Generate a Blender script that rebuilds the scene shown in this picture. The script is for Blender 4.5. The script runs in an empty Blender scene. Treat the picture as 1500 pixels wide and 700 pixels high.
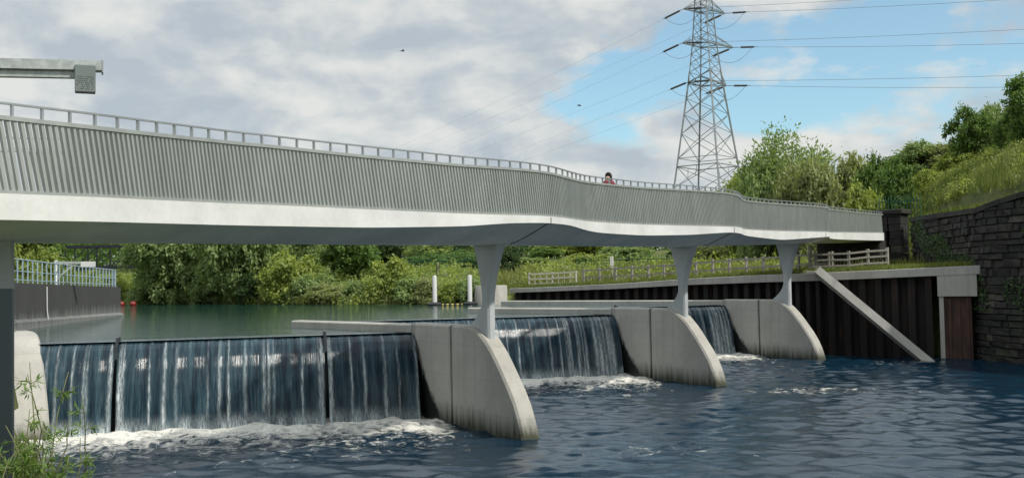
import bpy, bmesh, math, random
import numpy as np
from mathutils import Vector, Matrix

random.seed(7)
rng = np.random.default_rng(11)
R = math.radians
PI = math.pi
sc = bpy.context.scene
col = sc.collection

# ------------------------------------------------------------------ camera
EYE = Vector((0, 0, 3.8))
PITCH, ROLL, FPX = R(2.21), R(1.1), 1500.0
_f = Vector((0, math.cos(PITCH), math.sin(PITCH)))
_r0 = Vector((1, 0, 0))
_u0 = Vector((0, -math.sin(PITCH), math.cos(PITCH)))
_r = math.cos(ROLL) * _r0 - math.sin(ROLL) * _u0
_u = math.sin(ROLL) * _r0 + math.cos(ROLL) * _u0
cd = bpy.data.cameras.new("camera")
cd.lens = 36.0; cd.sensor_width = 36.0; cd.sensor_fit = 'HORIZONTAL'
cd.clip_start = 0.1; cd.clip_end = 9000
cam = bpy.data.objects.new("camera", cd); col.objects.link(cam)
cam.matrix_world = Matrix(((_r.x, _u.x, -_f.x, EYE.x), (_r.y, _u.y, -_f.y, EYE.y), (_r.z, _u.z, -_f.z, EYE.z), (0, 0, 0, 1)))
sc.camera = cam

def ray(px, py):
    return _f + _r * ((px - 750) / FPX) + _u * ((350 - py) / FPX)
def at(px, py, Y):                       # point at world depth Y seen at that pixel of the 1500x700 photograph
    d = ray(px, py); return EYE + d * (Y / d.y)
def onz(px, py, z):
    d = ray(px, py); return EYE + d * ((z - EYE.z) / d.z)
def project(p):
    q = Vector(p) - EYE; k = q.dot(_f)
    return 750 + FPX * q.dot(_r) / k, 350 - FPX * q.dot(_u) / k

# ------------------------------------------------------------------ objects
def tag(o, label=None, cat=None, group=None, kind=None):
    if label: o['label'] = label
    if cat: o['category'] = cat
    if group: o['group'] = group
    if kind: o['kind'] = kind
    return o
def empty(name, loc, rz=0, label=None, cat=None, group=None):
    o = bpy.data.objects.new(name, None); col.objects.link(o)
    o.location = loc; o.rotation_euler = (0, 0, rz); o.empty_display_size = 0.3
    return tag(o, label, cat, group)
def wloc(o):
    v = Vector((0, 0, 0))
    while o is not None:
        v = v + o.location; o = o.parent
    return v
def link_mesh(name, V, F, m, parent=None, smooth=False, loc=None):
    me = bpy.data.meshes.new(name)
    off = wloc(parent) if parent is not None else (Vector(loc) if loc is not None else Vector((0, 0, 0)))
    A = np.asarray(V, dtype=np.float64) - np.array(off)
    me.from_pydata(A.tolist(), [], F)
    me.update()
    if smooth:
        me.polygons.foreach_set("use_smooth", [True] * len(me.polygons))
    if m is not None: me.materials.append(m)
    o = bpy.data.objects.new(name, me); col.objects.link(o)
    if parent is not None: o.parent = parent
    elif loc is not None: o.location = loc
    return o
def kids(o): return [c for c in bpy.data.objects if c.parent == o]
def copy_tree(o, parent=None, kidmap=None):
    c = o.copy(); col.objects.link(c)
    if parent is not None: c.parent = parent
    for ch in kids(o): copy_tree(ch, c)
    return c

class MB:
    def __init__(s): s.V = []; s.F = []
    def add(s, V, F):
        n = len(s.V); s.V += [tuple(v) for v in V]; s.F += [tuple(i + n for i in f) for f in F]; return s
    def hexa(s, b, t):                    # bottom 4 and top 4 corners, counter-clockwise seen from above
        return s.add(list(b) + list(t), [(3, 2, 1, 0), (4, 5, 6, 7), (0, 1, 5, 4), (1, 2, 6, 5), (2, 3, 7, 6), (3, 0, 4, 7)])
    def box(s, c, size, rz=0):
        x, y, z = size[0] / 2, size[1] / 2, size[2] / 2; co, si = math.cos(rz), math.sin(rz)
        P = [(-x, -y), (x, -y), (x, y), (-x, y)]
        Q = [(c[0] + a * co - b * si, c[1] + a * si + b * co) for a, b in P]
        return s.hexa([(a, b, c[2] - z) for a, b in Q], [(a, b, c[2] + z) for a, b in Q])
    def bevel_box(s, c, size, rz=0, b=0.02):
        bm = bmesh.new(); bmesh.ops.create_cube(bm, size=1)
        bmesh.ops.scale(bm, vec=size, verts=bm.verts)
        bmesh.ops.bevel(bm, geom=list(bm.edges), offset=b, segments=1, affect='EDGES', profile=.5)
        co, si = math.cos(rz), math.sin(rz)
        V = [(c[0] + v.co.x * co - v.co.y * si, c[1] + v.co.x * si + v.co.y * co, c[2] + v.co.z) for v in bm.verts]
        bm.verts.index_update(); F = [[v.index for v in f.verts] for f in bm.faces]; bm.free()
        return s.add(V, F)
    def bar(s, a, b, w, h=None, up=(0, 0, 1)):
        a, b = Vector(a), Vector(b); h = h or w; d = (b - a)
        if d.length < 1e-6: return s
        d.normalize(); up = Vector(up)
        if abs(d.dot(up)) > .98: up = Vector((1, 0, 0))
        x = d.cross(up).normalized(); y = x.cross(d).normalized()
        P = [(-w / 2, -h / 2), (w / 2, -h / 2), (w / 2, h / 2), (-w / 2, h / 2)]
        return s.hexa([a + x * p + y * q for p, q in P], [b + x * p + y * q for p, q in P])
    def sweep(s, pts, w, h, closed_ends=True):   # rectangular section along a near horizontal line
        pts = [Vector(p) for p in pts]; V = []; F = []
        for i, p in enumerate(pts):
            d = pts[min(i + 1, len(pts) - 1)] - pts[max(i - 1, 0)]; d.z = 0; d.normalize()
            x = Vector((d.y, -d.x, 0))
            for a, b in ((-w / 2, -h / 2), (w / 2, -h / 2), (w / 2, h / 2), (-w / 2, h / 2)):
                V.append(p + x * a + Vector((0, 0, b)))
        for i in range(len(pts) - 1):
            for k in range(4):
                F.append((i * 4 + k, i * 4 + (k + 1) % 4, i * 4 + 4 + (k + 1) % 4, i * 4 + 4 + k))
        F.append((3, 2, 1, 0)); n = 4 * (len(pts) - 1); F.append((n, n + 1, n + 2, n + 3))
        return s.add(V, F)
    def tube(s, pts, r, n=6):             # r a number or one per point
        pts = [Vector(p) for p in pts]; V = []; F = []
        rr = r if hasattr(r, '__len__') else [r] * len(pts)
        prev = None
        for i, p in enumerate(pts):
            d = (pts[min(i + 1, len(pts) - 1)] - pts[max(i - 1, 0)]).normalized()
            ref = Vector((0, 0, 1)) if abs(d.z) < .9 else Vector((1, 0, 0))
            x = d.cross(ref).normalized() if prev is None else (prev - d * prev.dot(d)).normalized()
            prev = x; y = d.cross(x)
            for k in range(n):
                a = 2 * PI * k / n; V.append(p + (x * math.cos(a) + y * math.sin(a)) * rr[i])
        for i in range(len(pts) - 1):
            for k in range(n):
                F.append((i * n + k, i * n + (k + 1) % n, (i + 1) * n + (k + 1) % n, (i + 1) * n + k))
        F.append(tuple(range(n))[::-1]); m = n * (len(pts) - 1); F.append(tuple(range(m, m + n)))
        return s.add(V, F)
    def lathe(s, c, prof, n=20):          # prof: (radius, z)
        V = []; F = []
        for r_, z in prof:
            for k in range(n):
                a = 2 * PI * k / n; V.append((c[0] + r_ * math.cos(a), c[1] + r_ * math.sin(a), c[2] + z))
        for i in range(len(prof) - 1):
            for k in range(n):
                F.append((i * n + k, i * n + (k + 1) % n, (i + 1) * n + (k + 1) % n, (i + 1) * n + k))
        F.append(tuple(range(n))[::-1]); m = n * (len(prof) - 1); F.append(tuple(range(m, m + n)))
        return s.add(V, F)
    def build(s, name, m, parent=None, smooth=False, loc=None):
        return link_mesh(name, s.V, s.F, m, parent, smooth, loc)
def auto_smooth(o, ang=35):
    me = o.data
    bm = bmesh.new(); bm.from_mesh(me)
    for f in bm.faces: f.smooth = True
    for e in bm.edges:
        if len(e.link_faces) == 2 and e.calc_face_angle(0) > R(ang): e.smooth = False
    bm.to_mesh(me); bm.free(); return o

# ------------------------------------------------------------------ materials
class NT:
    def __init__(s, name):
        s.m = bpy.data.materials.new(name); s.m.use_nodes = True
        s.t = s.m.node_tree; s.n = s.t.nodes; s.l = s.t.links; s.n.clear()
        s.out = s.n.new('ShaderNodeOutputMaterial')
    def node(s, ty, **kw):
        x = s.n.new(ty)
        for k, v in kw.items():
            if k in x.inputs.keys(): x.inputs[k].default_value = v
            else: setattr(x, k, v)
        return x
    def link(s, a, b): s.l.new(a, b)
    def coords(s, scale=(1, 1, 1), kind='Object', rot=(0, 0, 0)):
        tc = s.node('ShaderNodeTexCoord'); mp = s.node('ShaderNodeMapping')
        mp.inputs['Scale'].default_value = scale; mp.inputs['Rotation'].default_value = rot
        s.link(tc.outputs[kind], mp.inputs['Vector']); return mp.outputs['Vector']
    def noise(s, vec, scale, detail=5, rough=.55, dist=0):
        x = s.node('ShaderNodeTexNoise'); x.inputs['Scale'].default_value = scale; x.inputs['Detail'].default_value = detail
        x.inputs['Roughness'].default_value = rough; x.inputs['Distortion'].default_value = dist
        if vec is not None: s.link(vec, x.inputs['Vector'])
        return x.outputs['Fac']
    def ramp(s, fac, stops):
        x = s.node('ShaderNodeValToRGB'); e = x.color_ramp.elements
        while len(e) < len(stops): e.new(.5)
        for k, (p, c) in enumerate(stops):
            e[k].position = p; e[k].color = (c[0], c[1], c[2], 1) if hasattr(c, '__len__') else (c, c, c, 1)
        s.link(fac, x.inputs['Fac']); return x.outputs['Color']
    def mix(s, fac, a, b, mode='MIX'):
        x = s.node('ShaderNodeMix', data_type='RGBA', blend_type=mode)
        for sock, v in ((x.inputs[0], fac), (x.inputs[6], a), (x.inputs[7], b)):
            if hasattr(v, 'is_linked') or hasattr(v, 'node'): s.link(v, sock)
            elif hasattr(v, '__len__'): sock.default_value = (v[0], v[1], v[2], 1)
            else: sock.default_value = v
        return x.outputs[2]
    def math(s, op, a, b=0.0, clamp=False):
        x = s.node('ShaderNodeMath', operation=op, use_clamp=clamp)
        for sock, v in ((x.inputs[0], a), (x.inputs[1], b)):
            if hasattr(v, 'node'): s.link(v, sock)
            else: sock.default_value = v
        return x.outputs[0]
    def bump(s, h, strength=.3, dist=.02, normal=None):
        x = s.node('ShaderNodeBump'); x.inputs['Strength'].default_value = strength; x.inputs['Distance'].default_value = dist
        s.link(h, x.inputs['Height'])
        if normal is not None: s.link(normal, x.inputs['Normal'])
        return x.outputs['Normal']
    def bsdf(s, color, rough=.7, metal=0., normal=None, spec=.5, **kw):
        x = s.node('ShaderNodeBsdfPrincipled')
        for sock, v in (('Base Color', color), ('Roughness', rough), ('Metallic', metal), ('Specular IOR Level', spec)):
            if hasattr(v, 'node'): s.link(v, x.inputs[sock])
            elif hasattr(v, '__len__'): x.inputs[sock].default_value = (v[0], v[1], v[2], 1)
            else: x.inputs[sock].default_value = v
        for k, v in kw.items(): x.inputs[k].default_value = v
        if normal is not None: s.link(normal, x.inputs['Normal'])
        return x.outputs['BSDF']
    def done(s, shader): s.link(shader, s.out.inputs['Surface']); return s.m
    def zpos(s):
        g = s.node('ShaderNodeNewGeometry'); x = s.node('ShaderNodeSeparateXYZ'); s.link(g.outputs['Position'], x.inputs[0]); return x.outputs['Z']

def plain(name, c, rough=.6, metal=0., var=.15, scale=6, bump=0., stretch=(1, 1, 1)):
    t = NT(name); v = t.coords(stretch)
    f = t.noise(v, scale, 6, .6)
    lo = [x * (1 - var) for x in c]; hi = [min(1, x * (1 + var)) for x in c]
    cc = t.ramp(f, [(.3, lo), (.7, hi)])
    nrm = t.bump(t.noise(v, scale * 6, 4), bump, .01) if bump else None
    return t.done(t.bsdf(cc, rough, metal, nrm))

def concrete(name, c, waterline=None, streak=.5, wl_col=(.05, .05, .035), lifts=False):
    t = NT(name); v = t.coords()
    big = t.noise(v, .8, 6, .6); fine = t.noise(v, 14, 6, .65)
    lo = [x * .78 for x in c]; hi = [min(1, x * 1.15) for x in c]
    cc = t.ramp(big, [(.3, lo), (.7, hi)])
    vs = t.coords((5, 5, .22)); st = t.noise(vs, 1.2, 5, .6)
    cc = t.mix(t.math('MULTIPLY', t.ramp(st, [(.48, 0.), (.75, 1.)]), streak, True), cc, [x * .55 for x in c])
    cc = t.mix(.25, cc, t.ramp(fine, [(.3, lo), (.7, hi)]))
    # pour lines
    z = t.zpos()
    if waterline is not None:
        w = t.math('ADD', z, t.math('MULTIPLY', t.math('SUBTRACT', st, .5), 1.1))
        cc = t.mix(t.ramp(t.math('SUBTRACT', w, waterline - .5), [(.25, 1.), (.8, 0.)]), cc, wl_col)
    if lifts:
        fr = t.math('FRACT', t.math('DIVIDE', t.math('ADD', z, .35), .82)); ln = t.ramp(fr, [(.0, 1.), (.022, 0.)])
        cc = t.mix(t.math('MULTIPLY', ln, .38), cc, [x * .35 for x in c])
    h = t.math('ADD', t.math('MULTIPLY', fine, .5), t.noise(v, 60, 3))
    return t.done(t.bsdf(cc, .85, 0, t.bump(h, .25, .008)))

def wet_pier(base):
    """the pier concrete with the dark wet fan that the falling water leaves on the side of the body"""
    m = base.copy(); m.name = 'wet_pier_concrete'; t = NT.__new__(NT); t.m = m; t.t = m.node_tree; t.n = t.t.nodes; t.l = t.t.links
    pb_ = [n_ for n_ in t.n if n_.type == 'BSDF_PRINCIPLED'][0]; src = pb_.inputs['Base Color'].links[0].from_socket
    tc = t.node('ShaderNodeTexCoord'); dt = t.node('ShaderNodeVectorMath', operation='DOT_PRODUCT'); t.link(tc.outputs['Object'], dt.inputs[0]); dt.inputs[1].default_value = (-.5196, .8544, 0)
    z = t.zpos(); k = t.math('POWER', t.math('SUBTRACT', 1.0, t.math('DIVIDE', z, 2.5), True), 1.5)
    lim = t.math('SUBTRACT', 5.72, t.math('MULTIPLY', k, 1.9))
    e = t.math('ADD', t.math('SUBTRACT', dt.outputs['Value'], lim), t.math('MULTIPLY', t.math('SUBTRACT', t.noise(t.coords((1, 1, .5)), 5, 6, .7), .5), .9))
    f = t.ramp(e, [(.0, 0.), (.22, 1.)])
    t.link(t.mix(f, src, (.022, .025, .024)), pb_.inputs['Base Color'])
    t.link(t.ramp(f, [(0., .85), (1., .25)]), pb_.inputs['Roughness']); return m
def leaf_mat(name, a, b, tr=.35, dead=None):
    t = NT(name)
    at_ = t.node('ShaderNodeAttribute', attribute_name='tint'); oi = t.node('ShaderNodeObjectInfo')
    f = t.math('ADD', t.math('MULTIPLY', at_.outputs['Fac'], .8), t.math('MULTIPLY', oi.outputs['Random'], .2))
    cc = t.ramp(f, [(.05, a), (.6, [(x + y) / 2 for x, y in zip(a, b)]), (1., b)])
    d = t.bsdf(cc, .55, 0, None, .3)
    tl = t.node('ShaderNodeBsdfTranslucent'); t.link(t.mix(1., cc, (1.25, 1.3, .55), 'MULTIPLY'), tl.inputs['Color'])
    mx = t.node('ShaderNodeMixShader'); mx.inputs[0].default_value = tr
    t.link(d, mx.inputs[1]); t.link(tl.outputs[0], mx.inputs[2])
    return t.done(mx.outputs[0])

M = {}
M['white'] = concrete('white_painted_steel', (.66, .67, .65), None, .08)
M['soffit'] = concrete('pale_soffit_paint', (.78, .79, .75), None, .12)
M['deck'] = plain('deck_surface', (.22, .2, .18), .8)
M['slat'] = plain('galvanised_slat', (.46, .49, .47), .42, .5, .12, 3, 0, (1, 1, .3))
M['rail'] = plain('grey_rail_metal', (.36, .39, .40), .45, .5, .1, 5)
M['column'] = concrete('column_paint', (.46, .49, .50), None, .15)
M['pier'] = concrete('pier_concrete', (.385, .375, .34), .30, .5, (.045, .05, .03), True)
M['wet_pier'] = wet_pier(M['pier'])
M['coping'] = concrete('coping_concrete', (.36, .35, .32), None, .7)
M['joint'] = plain('joint_filler', (.03, .03, .03), .9)
M['darkwall'] = concrete('dark_stained_wall', (.05, .05, .048), 2.62, .9, (.17, .175, .17))
M['galv'] = plain('galvanised_steel', (.38, .41, .41), .5, .5, .25, 14)
M['blue_rail'] = plain('blue_grey_rail', (.29, .385, .44), .5, .2, .1)
M['pylon'] = plain('pylon_steel', (.20, .225, .23), .55, .4, .2, .8)
M['insul'] = plain('brown_insulator', (.045, .032, .03), .35, 0, .1)
M['wire'] = plain('wire_metal', (.16, .17, .18), .6, .4, .05)
M['timber'] = plain('weathered_timber', (.27, .25, .22), .85, 0, .3, 5, .3, (6, 6, .6))
M['paletimber'] = plain('pale_timber', (.45, .42, .36), .85, 0, .25, 5, .3, (6, 6, .6))
M['greenfence'] = plain('green_fence_paint', (.015, .10, .06), .5, .1, .15)
M['truss'] = plain('dark_blue_steel', (.018, .022, .028), .6, .3, .2)
M['white_plastic'] = plain('white_plastic', (.52, .53, .52), .5, 0, .06)
M['black'] = plain('black_rubber', (.015, .016, .02), .6)
M['yellow'] = plain('yellow_float', (.42, .33, .09), .5)
M['red'] = plain('red_buoy', (.20, .02, .016), .45)
M['bark'] = plain('bark', (.06, .05, .04), .9, 0, .4, 8, .5, (4, 4, .7))
M['stem'] = plain('green_stem', (.12, .13, .05), .7, 0, .3)
M['gate'] = plain('gate_steel', (.03, .035, .04), .35, .6, .3)
M['boulder'] = plain('pale_rock', (.40, .38, .34), .9, 0, .3, 3, .4)

t = NT('rusty_sheet_pile')
v = t.coords((1.5, 1.5, .25)); f = t.noise(v, 2, 6, .65)
cc = t.ramp(f, [(.35, (.004, .0035, .003)), (.56, (.008, .006, .005)), (.74, (.045, .020, .011))])
M['pile'] = t.done(t.bsdf(cc, .8, .1, t.bump(t.noise(v, 20, 4), .3, .01)))
t = NT('red_rust_pile')
v = t.coords((2, 2, .35)); f = t.noise(v, 3, 6, .65)
M['rust'] = t.done(t.bsdf(t.ramp(f, [(.35, (.022, .015, .012)), (.6, (.072, .033, .024)), (.8, (.14, .08, .058))]), .85))

t = NT('blackened_stone')
g = t.node('ShaderNodeNewGeometry'); v = t.coords()
f = t.noise(v, 3, 6, .7); f2 = t.noise(v, .5, 4, .6)
isl = g.outputs['Random Per Island']
base = t.ramp(isl, [(0, (.015, .015, .014)), (.6, (.025, .024, .021)), (.92, (.04, .037, .03)), (1, (.08, .07, .055))])
cc = t.mix(1., base, t.ramp(f, [(.3, .45), (.7, 1.35)]), 'MULTIPLY')
cc = t.mix(t.ramp(f2, [(.55, 0.), (.7, .7)]), cc, (.03, .04, .015))
M['stone'] = t.done(t.bsdf(cc, .92, 0, t.bump(t.noise(v, 9, 6, .7), .8, .04)))
M['mortar'] = plain('dark_mortar', (.02, .019, .017), .95)

t = NT('perforated_sheet')
v = t.coords((22, 22, 22), 'Object')
vo = t.node('ShaderNodeTexVoronoi', feature='F1'); vo.inputs['Scale'].default_value = 1; vo.inputs['Randomness'].default_value = 0
t.link(v, vo.inputs['Vector'])
cc = t.ramp(vo.outputs['Distance'], [(.26, (.10, .125, .135)), (.36, (.035, .048, .058))])
M['perf'] = t.done(t.bsdf(cc, .5, .3))
M['boxpaint'] = plain('grey_green_box', (.15, .18, .175), .5, .1, .06)

# ground
t = NT('ground_turf')
v = t.coords(); f = t.noise(v, .35, 8, .65); f2 = t.noise(v, 5, 6, .7)
cc = t.ramp(f, [(.3, (.045, .065, .018)), (.5, (.085, .11, .028)), (.7, (.15, .16, .05))])
cc = t.mix(.5, cc, t.ramp(f2, [(.3, (.04, .055, .015)), (.7, (.14, .15, .045))]))
M['turf'] = t.done(t.bsdf(cc, .95, 0, t.bump(f2, .7, .15)))

# leaves
M['leaf_willow'] = leaf_mat('leaf_willow', (.115, .175, .06), (.35, .45, .19), .42)
M['leaf_green'] = leaf_mat('leaf_green', (.055, .118, .028), (.215, .31, .08), .42)
M['leaf_bright'] = leaf_mat('leaf_bright', (.15, .205, .042), (.39, .45, .125), .42)
M['leaf_dark'] = leaf_mat('leaf_dark', (.03, .065, .024), (.11, .17, .055), .35)
M['leaf_pale'] = leaf_mat('leaf_pale', (.15, .185, .07), (.38, .41, .20), .42)
M['grass'] = leaf_mat('grass_blade', (.055, .09, .018), (.23, .26, .07), .35)
M['reed'] = leaf_mat('reed_blade', (.09, .12, .03), (.30, .30, .11), .35)

# ------------------------------------------------------------------ plan of the place
Z_POND = 2.33
UP = np.array((-.52, .855)); UP = UP / np.linalg.norm(UP)      # up along the piers
VR = np.array((UP[1], -UP[0]))                                  # to the right of it
GD = np.array((.971, .239))                                     # along a gate, to the right
GDN = np.array((GD[1], -GD[0]))                                 # downstream of a gate
BC = Vector((-.6, 25.8)); BD = Vector((.533, .846)).normalized(); BN = Vector((BD.y, -BD.x))  # footbridge centre line
PIER_N = [np.array((.37, 24.23)), np.array((7.09, 35.13)), np.array((13.41, 44.73))]

STONE = [(21.9, 56.0), (20.9, 51), (20.3, 47), (19.85, 43.4), (20.3, 41.0), (22.0, 36), (25.5, 30), (32, 22), (44, 10), (60, -12)]
STONE_Z = [6.48, 6.36, 6.27, 6.2, 6.6, 7.1, 7.4, 7.4, 7.4, 7.4]
COP = [(19.75, 43.3), (16.8, 45.2), (13.9, 47.0), (12.2, 50.5), (9.5, 54.3), (5.8, 58.5), (2.0, 61.5), (-.2, 63.0)]
COP_Z = [3.98, 3.88, 3.79, 3.74, 3.62, 3.38, 3.25, 3.2]
SHORE = [(-1.4, 62.2), (-3.5, 61.5), (-10, 64.5), (-20, 74), (-32, 84), (-50, 92), (-75, 97), (-130, 110), (-400, 150)]
LEFT = [(40, -40), (12, 4), (4, 9.6), (-3, 13), (-7.6, 17), (-9.6, 20.5), (-11.9, 25.4), (-13.6, 27.8), (-17.1, 34.6), (-18.7, 44), (-19.9, 52), (-21.4, 55.5), (-26, 58), (-45, 66), (-90, 76), (-400, 100)]

def poly_sd(X, Y, pts, zs=None):
    """signed distance (right of the line's direction positive), nearest segment, value along it"""
    best = np.full(X.shape, 1e9); sd = np.zeros(X.shape); seg = np.zeros(X.shape, int); val = np.zeros(X.shape)
    for i in range(len(pts) - 1):
        a = np.array(pts[i], float); b = np.array(pts[i + 1], float); d = b - a; L2 = d @ d
        tt = np.clip(((X - a[0]) * d[0] + (Y - a[1]) * d[1]) / L2, 0, 1)
        qx = a[0] + tt * d[0]; qy = a[1] + tt * d[1]
        dist = np.hypot(X - qx, Y - qy)
        cr = (X - a[0]) * d[1] - (Y - a[1]) * d[0]
        m = dist < best - 1e-9
        best = np.where(m, dist, best); sd = np.where(m, np.sign(cr) * dist, sd); seg = np.where(m, i, seg)
        if zs is not None: val = np.where(m, zs[i] + tt * (zs[i + 1] - zs[i]), val)
    return sd, seg, val
def sstep(x, a, b):
    t_ = np.clip((x - a) / (b - a), 0, 1); return t_ * t_ * (3 - 2 * t_)
def wob(X, Y, s=1.0, seed=0):
    r = np.random.default_rng(seed); o = np.zeros(np.shape(X))
    for k in range(9):
        a = r.uniform(0, 2 * PI); w = s * r.uniform(.5, 2.2); o = o + np.sin((X * math.cos(a) + Y * math.sin(a)) * w + r.uniform(0, 6.3)) / (1 + .4 * k)
    return o / 3.2
RIGHT = STONE[3:][::-1] + COP[1:] + SHORE          # right/back land, land on the right-hand side of travel
N_ST, N_COP = len(STONE) - 3, len(COP)
EMB = [(32, 22), (25.5, 30), (22.0, 36), (20.3, 41.0), (19.85, 43.4), (20.3, 47), (20.9, 51), (21.9, 56.0), (22.3, 59.0), (22.7, 70), (25, 95), (38, 140), (75, 260)]
EMB_Z = [7.4, 7.4, 7.1, 6.6, 6.2, 6.27, 6.36, 6.48, 6.1, 5.8, 6.5, 7.5, 8]
def ground_h(X, Y):
    X = np.asarray(X, float); Y = np.asarray(Y, float)
    zs = [4.0] * N_ST + COP_Z[1:] + [2.2] * len(SHORE)
    sd, seg, val = poly_sd(X, Y, RIGHT, zs)
    bed = -2.0 + 0 * X
    shore = seg >= N_ST + N_COP - 2
    back = 4.0 + np.clip((Y - 62) * .012, 0, 1.2) + np.clip((Y - 150) * .01, 0, 6)
    hs = np.where(sd > 0, 2.25 + np.minimum(sd * .22, 1.9) + np.clip((sd - 8) * .045, 0, 3.5), 2.25 + np.maximum(sd * .4, -3.5))
    hw = np.where(sd > 0, (val - .08) + (np.maximum(back, val) - val) * sstep(sd, 1.5, 22), bed)
    hw = np.where(sd < 1.3, bed, hw)
    h = np.where(shore, hs, hw)
    # embankment behind the stone wall
    se, sg, vz = poly_sd(X, Y, EMB, EMB_Z)
    soft = sg >= 7
    rise = np.clip(se, 0, 60) * .60; rise = 16 * (1 - np.exp(-rise / 16 * 1.1))
    he = vz + .05 + rise
    h = np.where((se > 1.3) & ~soft, he, np.where((se > 0) & ~soft, bed, h))
    h = np.where(soft & (se > 0), np.maximum(h, 4.2 + (he - 4.2) * sstep(se, 0, 5)), h)
    # left land
    sl, gl, _ = poly_sd(X, Y, LEFT)
    sl = -sl
    wall = (gl >= 7) & (gl <= 11)
    near = gl < 6
    hl = np.where(wall, np.where(sl > 1.2, 3.85 + np.clip((sl - 3) * .06, 0, 2.5), bed), 0)
    hn = np.where(sl > 0, np.minimum(sl * .42, 2.15 + 1.75 * sstep(sl, 9, 15) * sstep(Y, 6, 16)) + .12 * wob(X, Y, 1.5, 4), np.maximum(sl * .6, -2))
    hf = np.where(sl > 0, 2.2 + np.minimum(sl * .3, 2.0), 2.2 + np.maximum(sl * .4, -3.5))
    mid = gl == 6
    hm = np.where(sl > .35, 3.2, bed)
    hl = np.where(near, hn, np.where(mid, hm, np.where(wall, hl, hf)))
    h = np.where(sl > np.where(wall, .5, -3), np.maximum(h * (sl < 0) + -9 * (sl >= 0), hl), h)
    h = h + np.where((sd > 3) | (sl > 3), .12 * wob(X, Y, .8, 1), 0)
    return h
def gz(x, y): return float(ground_h(np.array([x]), np.array([y]))[0])

def axis(lo, hi, step, far_lo, far_hi):
    a = list(np.arange(lo, hi + 1e-6, step)); s = step
    while a[-1] < far_hi: s *= 1.25; a.append(a[-1] + s)
    s = step; b = []; x = lo
    while x > far_lo: s *= 1.25; x -= s; b.append(x)
    return np.array(b[::-1] + a)
def grid_mesh(name, xs, ys, zf, m, mask=None, smooth=True):
    X, Y = np.meshgrid(xs, ys); Z = zf(X, Y)
    nx, ny = len(xs), len(ys)
    V = np.stack([X.ravel(), Y.ravel(), Z.ravel()], 1)
    i = (np.arange(ny - 1)[:, None] * nx + np.arange(nx - 1)[None, :]).ravel()
    F = np.stack([i, i + 1, i + nx + 1, i + nx], 1)
    me = bpy.data.meshes.new(name)
    me.vertices.add(len(V)); me.vertices.foreach_set('co', V.ravel())
    me.loops.add(F.size); me.loops.foreach_set('vertex_index', F.ravel().astype(np.int32))
    me.polygons.add(len(F)); me.polygons.foreach_set('loop_start', np.arange(0, F.size, 4, dtype=np.int32))
    me.update(calc_edges=True)
    me.polygons.foreach_set("use_smooth", np.full(len(F), smooth))
    me.materials.append(m)
    o = bpy.data.objects.new(name, me); col.objects.link(o)
    return o, X, Y
def turf_strip(pts, nrms, o0, o1, dz0):
    V = []; F = []
    for p, n_ in zip(pts, nrms):
        for f in (0, .5, 1):
            o_ = o0 + (o1 - o0) * f; x, y = p[0] + n_[0] * o_, p[1] + n_[1] * o_
            V.append((x, y, p[2] + dz0 + .05 * math.sin(x * 3) * math.sin(y * 2.3) * (f == .5)))
    for i in range(len(pts) - 1):
        for k in (0, 1): F.append((i * 3 + k, i * 3 + 3 + k, i * 3 + 4 + k, i * 3 + 1 + k))
    o = link_mesh('turf', V, F, M['turf'], None, True); bm = bmesh.new(); bm.from_mesh(o.data)
    for f in bm.faces:
        f.normal_update()
        if f.normal.z < 0: f.normal_flip()
    bm.to_mesh(o.data); bm.free(); return tag(o, kind='structure')
g_o, _, _ = grid_mesh('ground', axis(-60, 70, .6, -2500, 2500), axis(0, 130, .6, -400, 4000), ground_h, M['turf'])
tag(g_o, kind='structure')

# ------------------------------------------------------------------ water
def water_mat(name, deep, rough, bscale, bstr, foam=True, stretch=(1, 1, 1), tintmix=0):
    t = NT(name); v = t.coords(stretch)
    n1 = t.noise(v, bscale, 6, .6, .3); n2 = t.noise(v, bscale * 4.3, 4, .55)
    h = t.math('ADD', n1, t.math('MULTIPLY', n2, .3))
    nrm = t.bump(h, bstr, .12)
    w = t.bsdf(deep, rough, 0, nrm, .5, IOR=1.333)
    if not foam: return t.done(w)
    a = t.node('ShaderNodeAttribute', attribute_name='foam')
    fn = t.noise(t.coords((1, .8, 1)), 2.2, 9, .72, 1.2); fd = t.noise(t.coords(), 11, 7, .75, .6)
    k = t.math('ADD', t.math('MULTIPLY', fn, .85), t.math('MULTIPLY', fd, .45))
    k = t.math('ADD', k, t.math('MULTIPLY', t.math('SUBTRACT', fn, .5), 1.3))
    e = t.math('SUBTRACT', t.math('ADD', a.outputs['Fac'], k), 1.13)
    fac = t.math('MULTIPLY', t.ramp(e, [(0., 0.), (.16, .4), (.5, 1.)]), .9)
    fc = t.ramp(fd, [(.28, (.52, .51, .46)), (.66, (.86, .84, .77))])
    d = t.bsdf(fc, .8, 0, t.bump(fd, .5, .08), .2)
    mx = t.node('ShaderNodeMixShader'); t.link(fac, mx.inputs[0]); t.link(w, mx.inputs[1]); t.link(d, mx.inputs[2])
    return t.done(mx.outputs[0])

GATES = []     # (left end, right end) of each crest
PL = [n_ - VR * .25 for n_ in PIER_N]
for k in range(3):
    q = PL[k] + UP * 5.8 + np.array((.02, 0))
    GATES.append((q - GD * (10.2 if k == 0 else 10.4), q))

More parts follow.
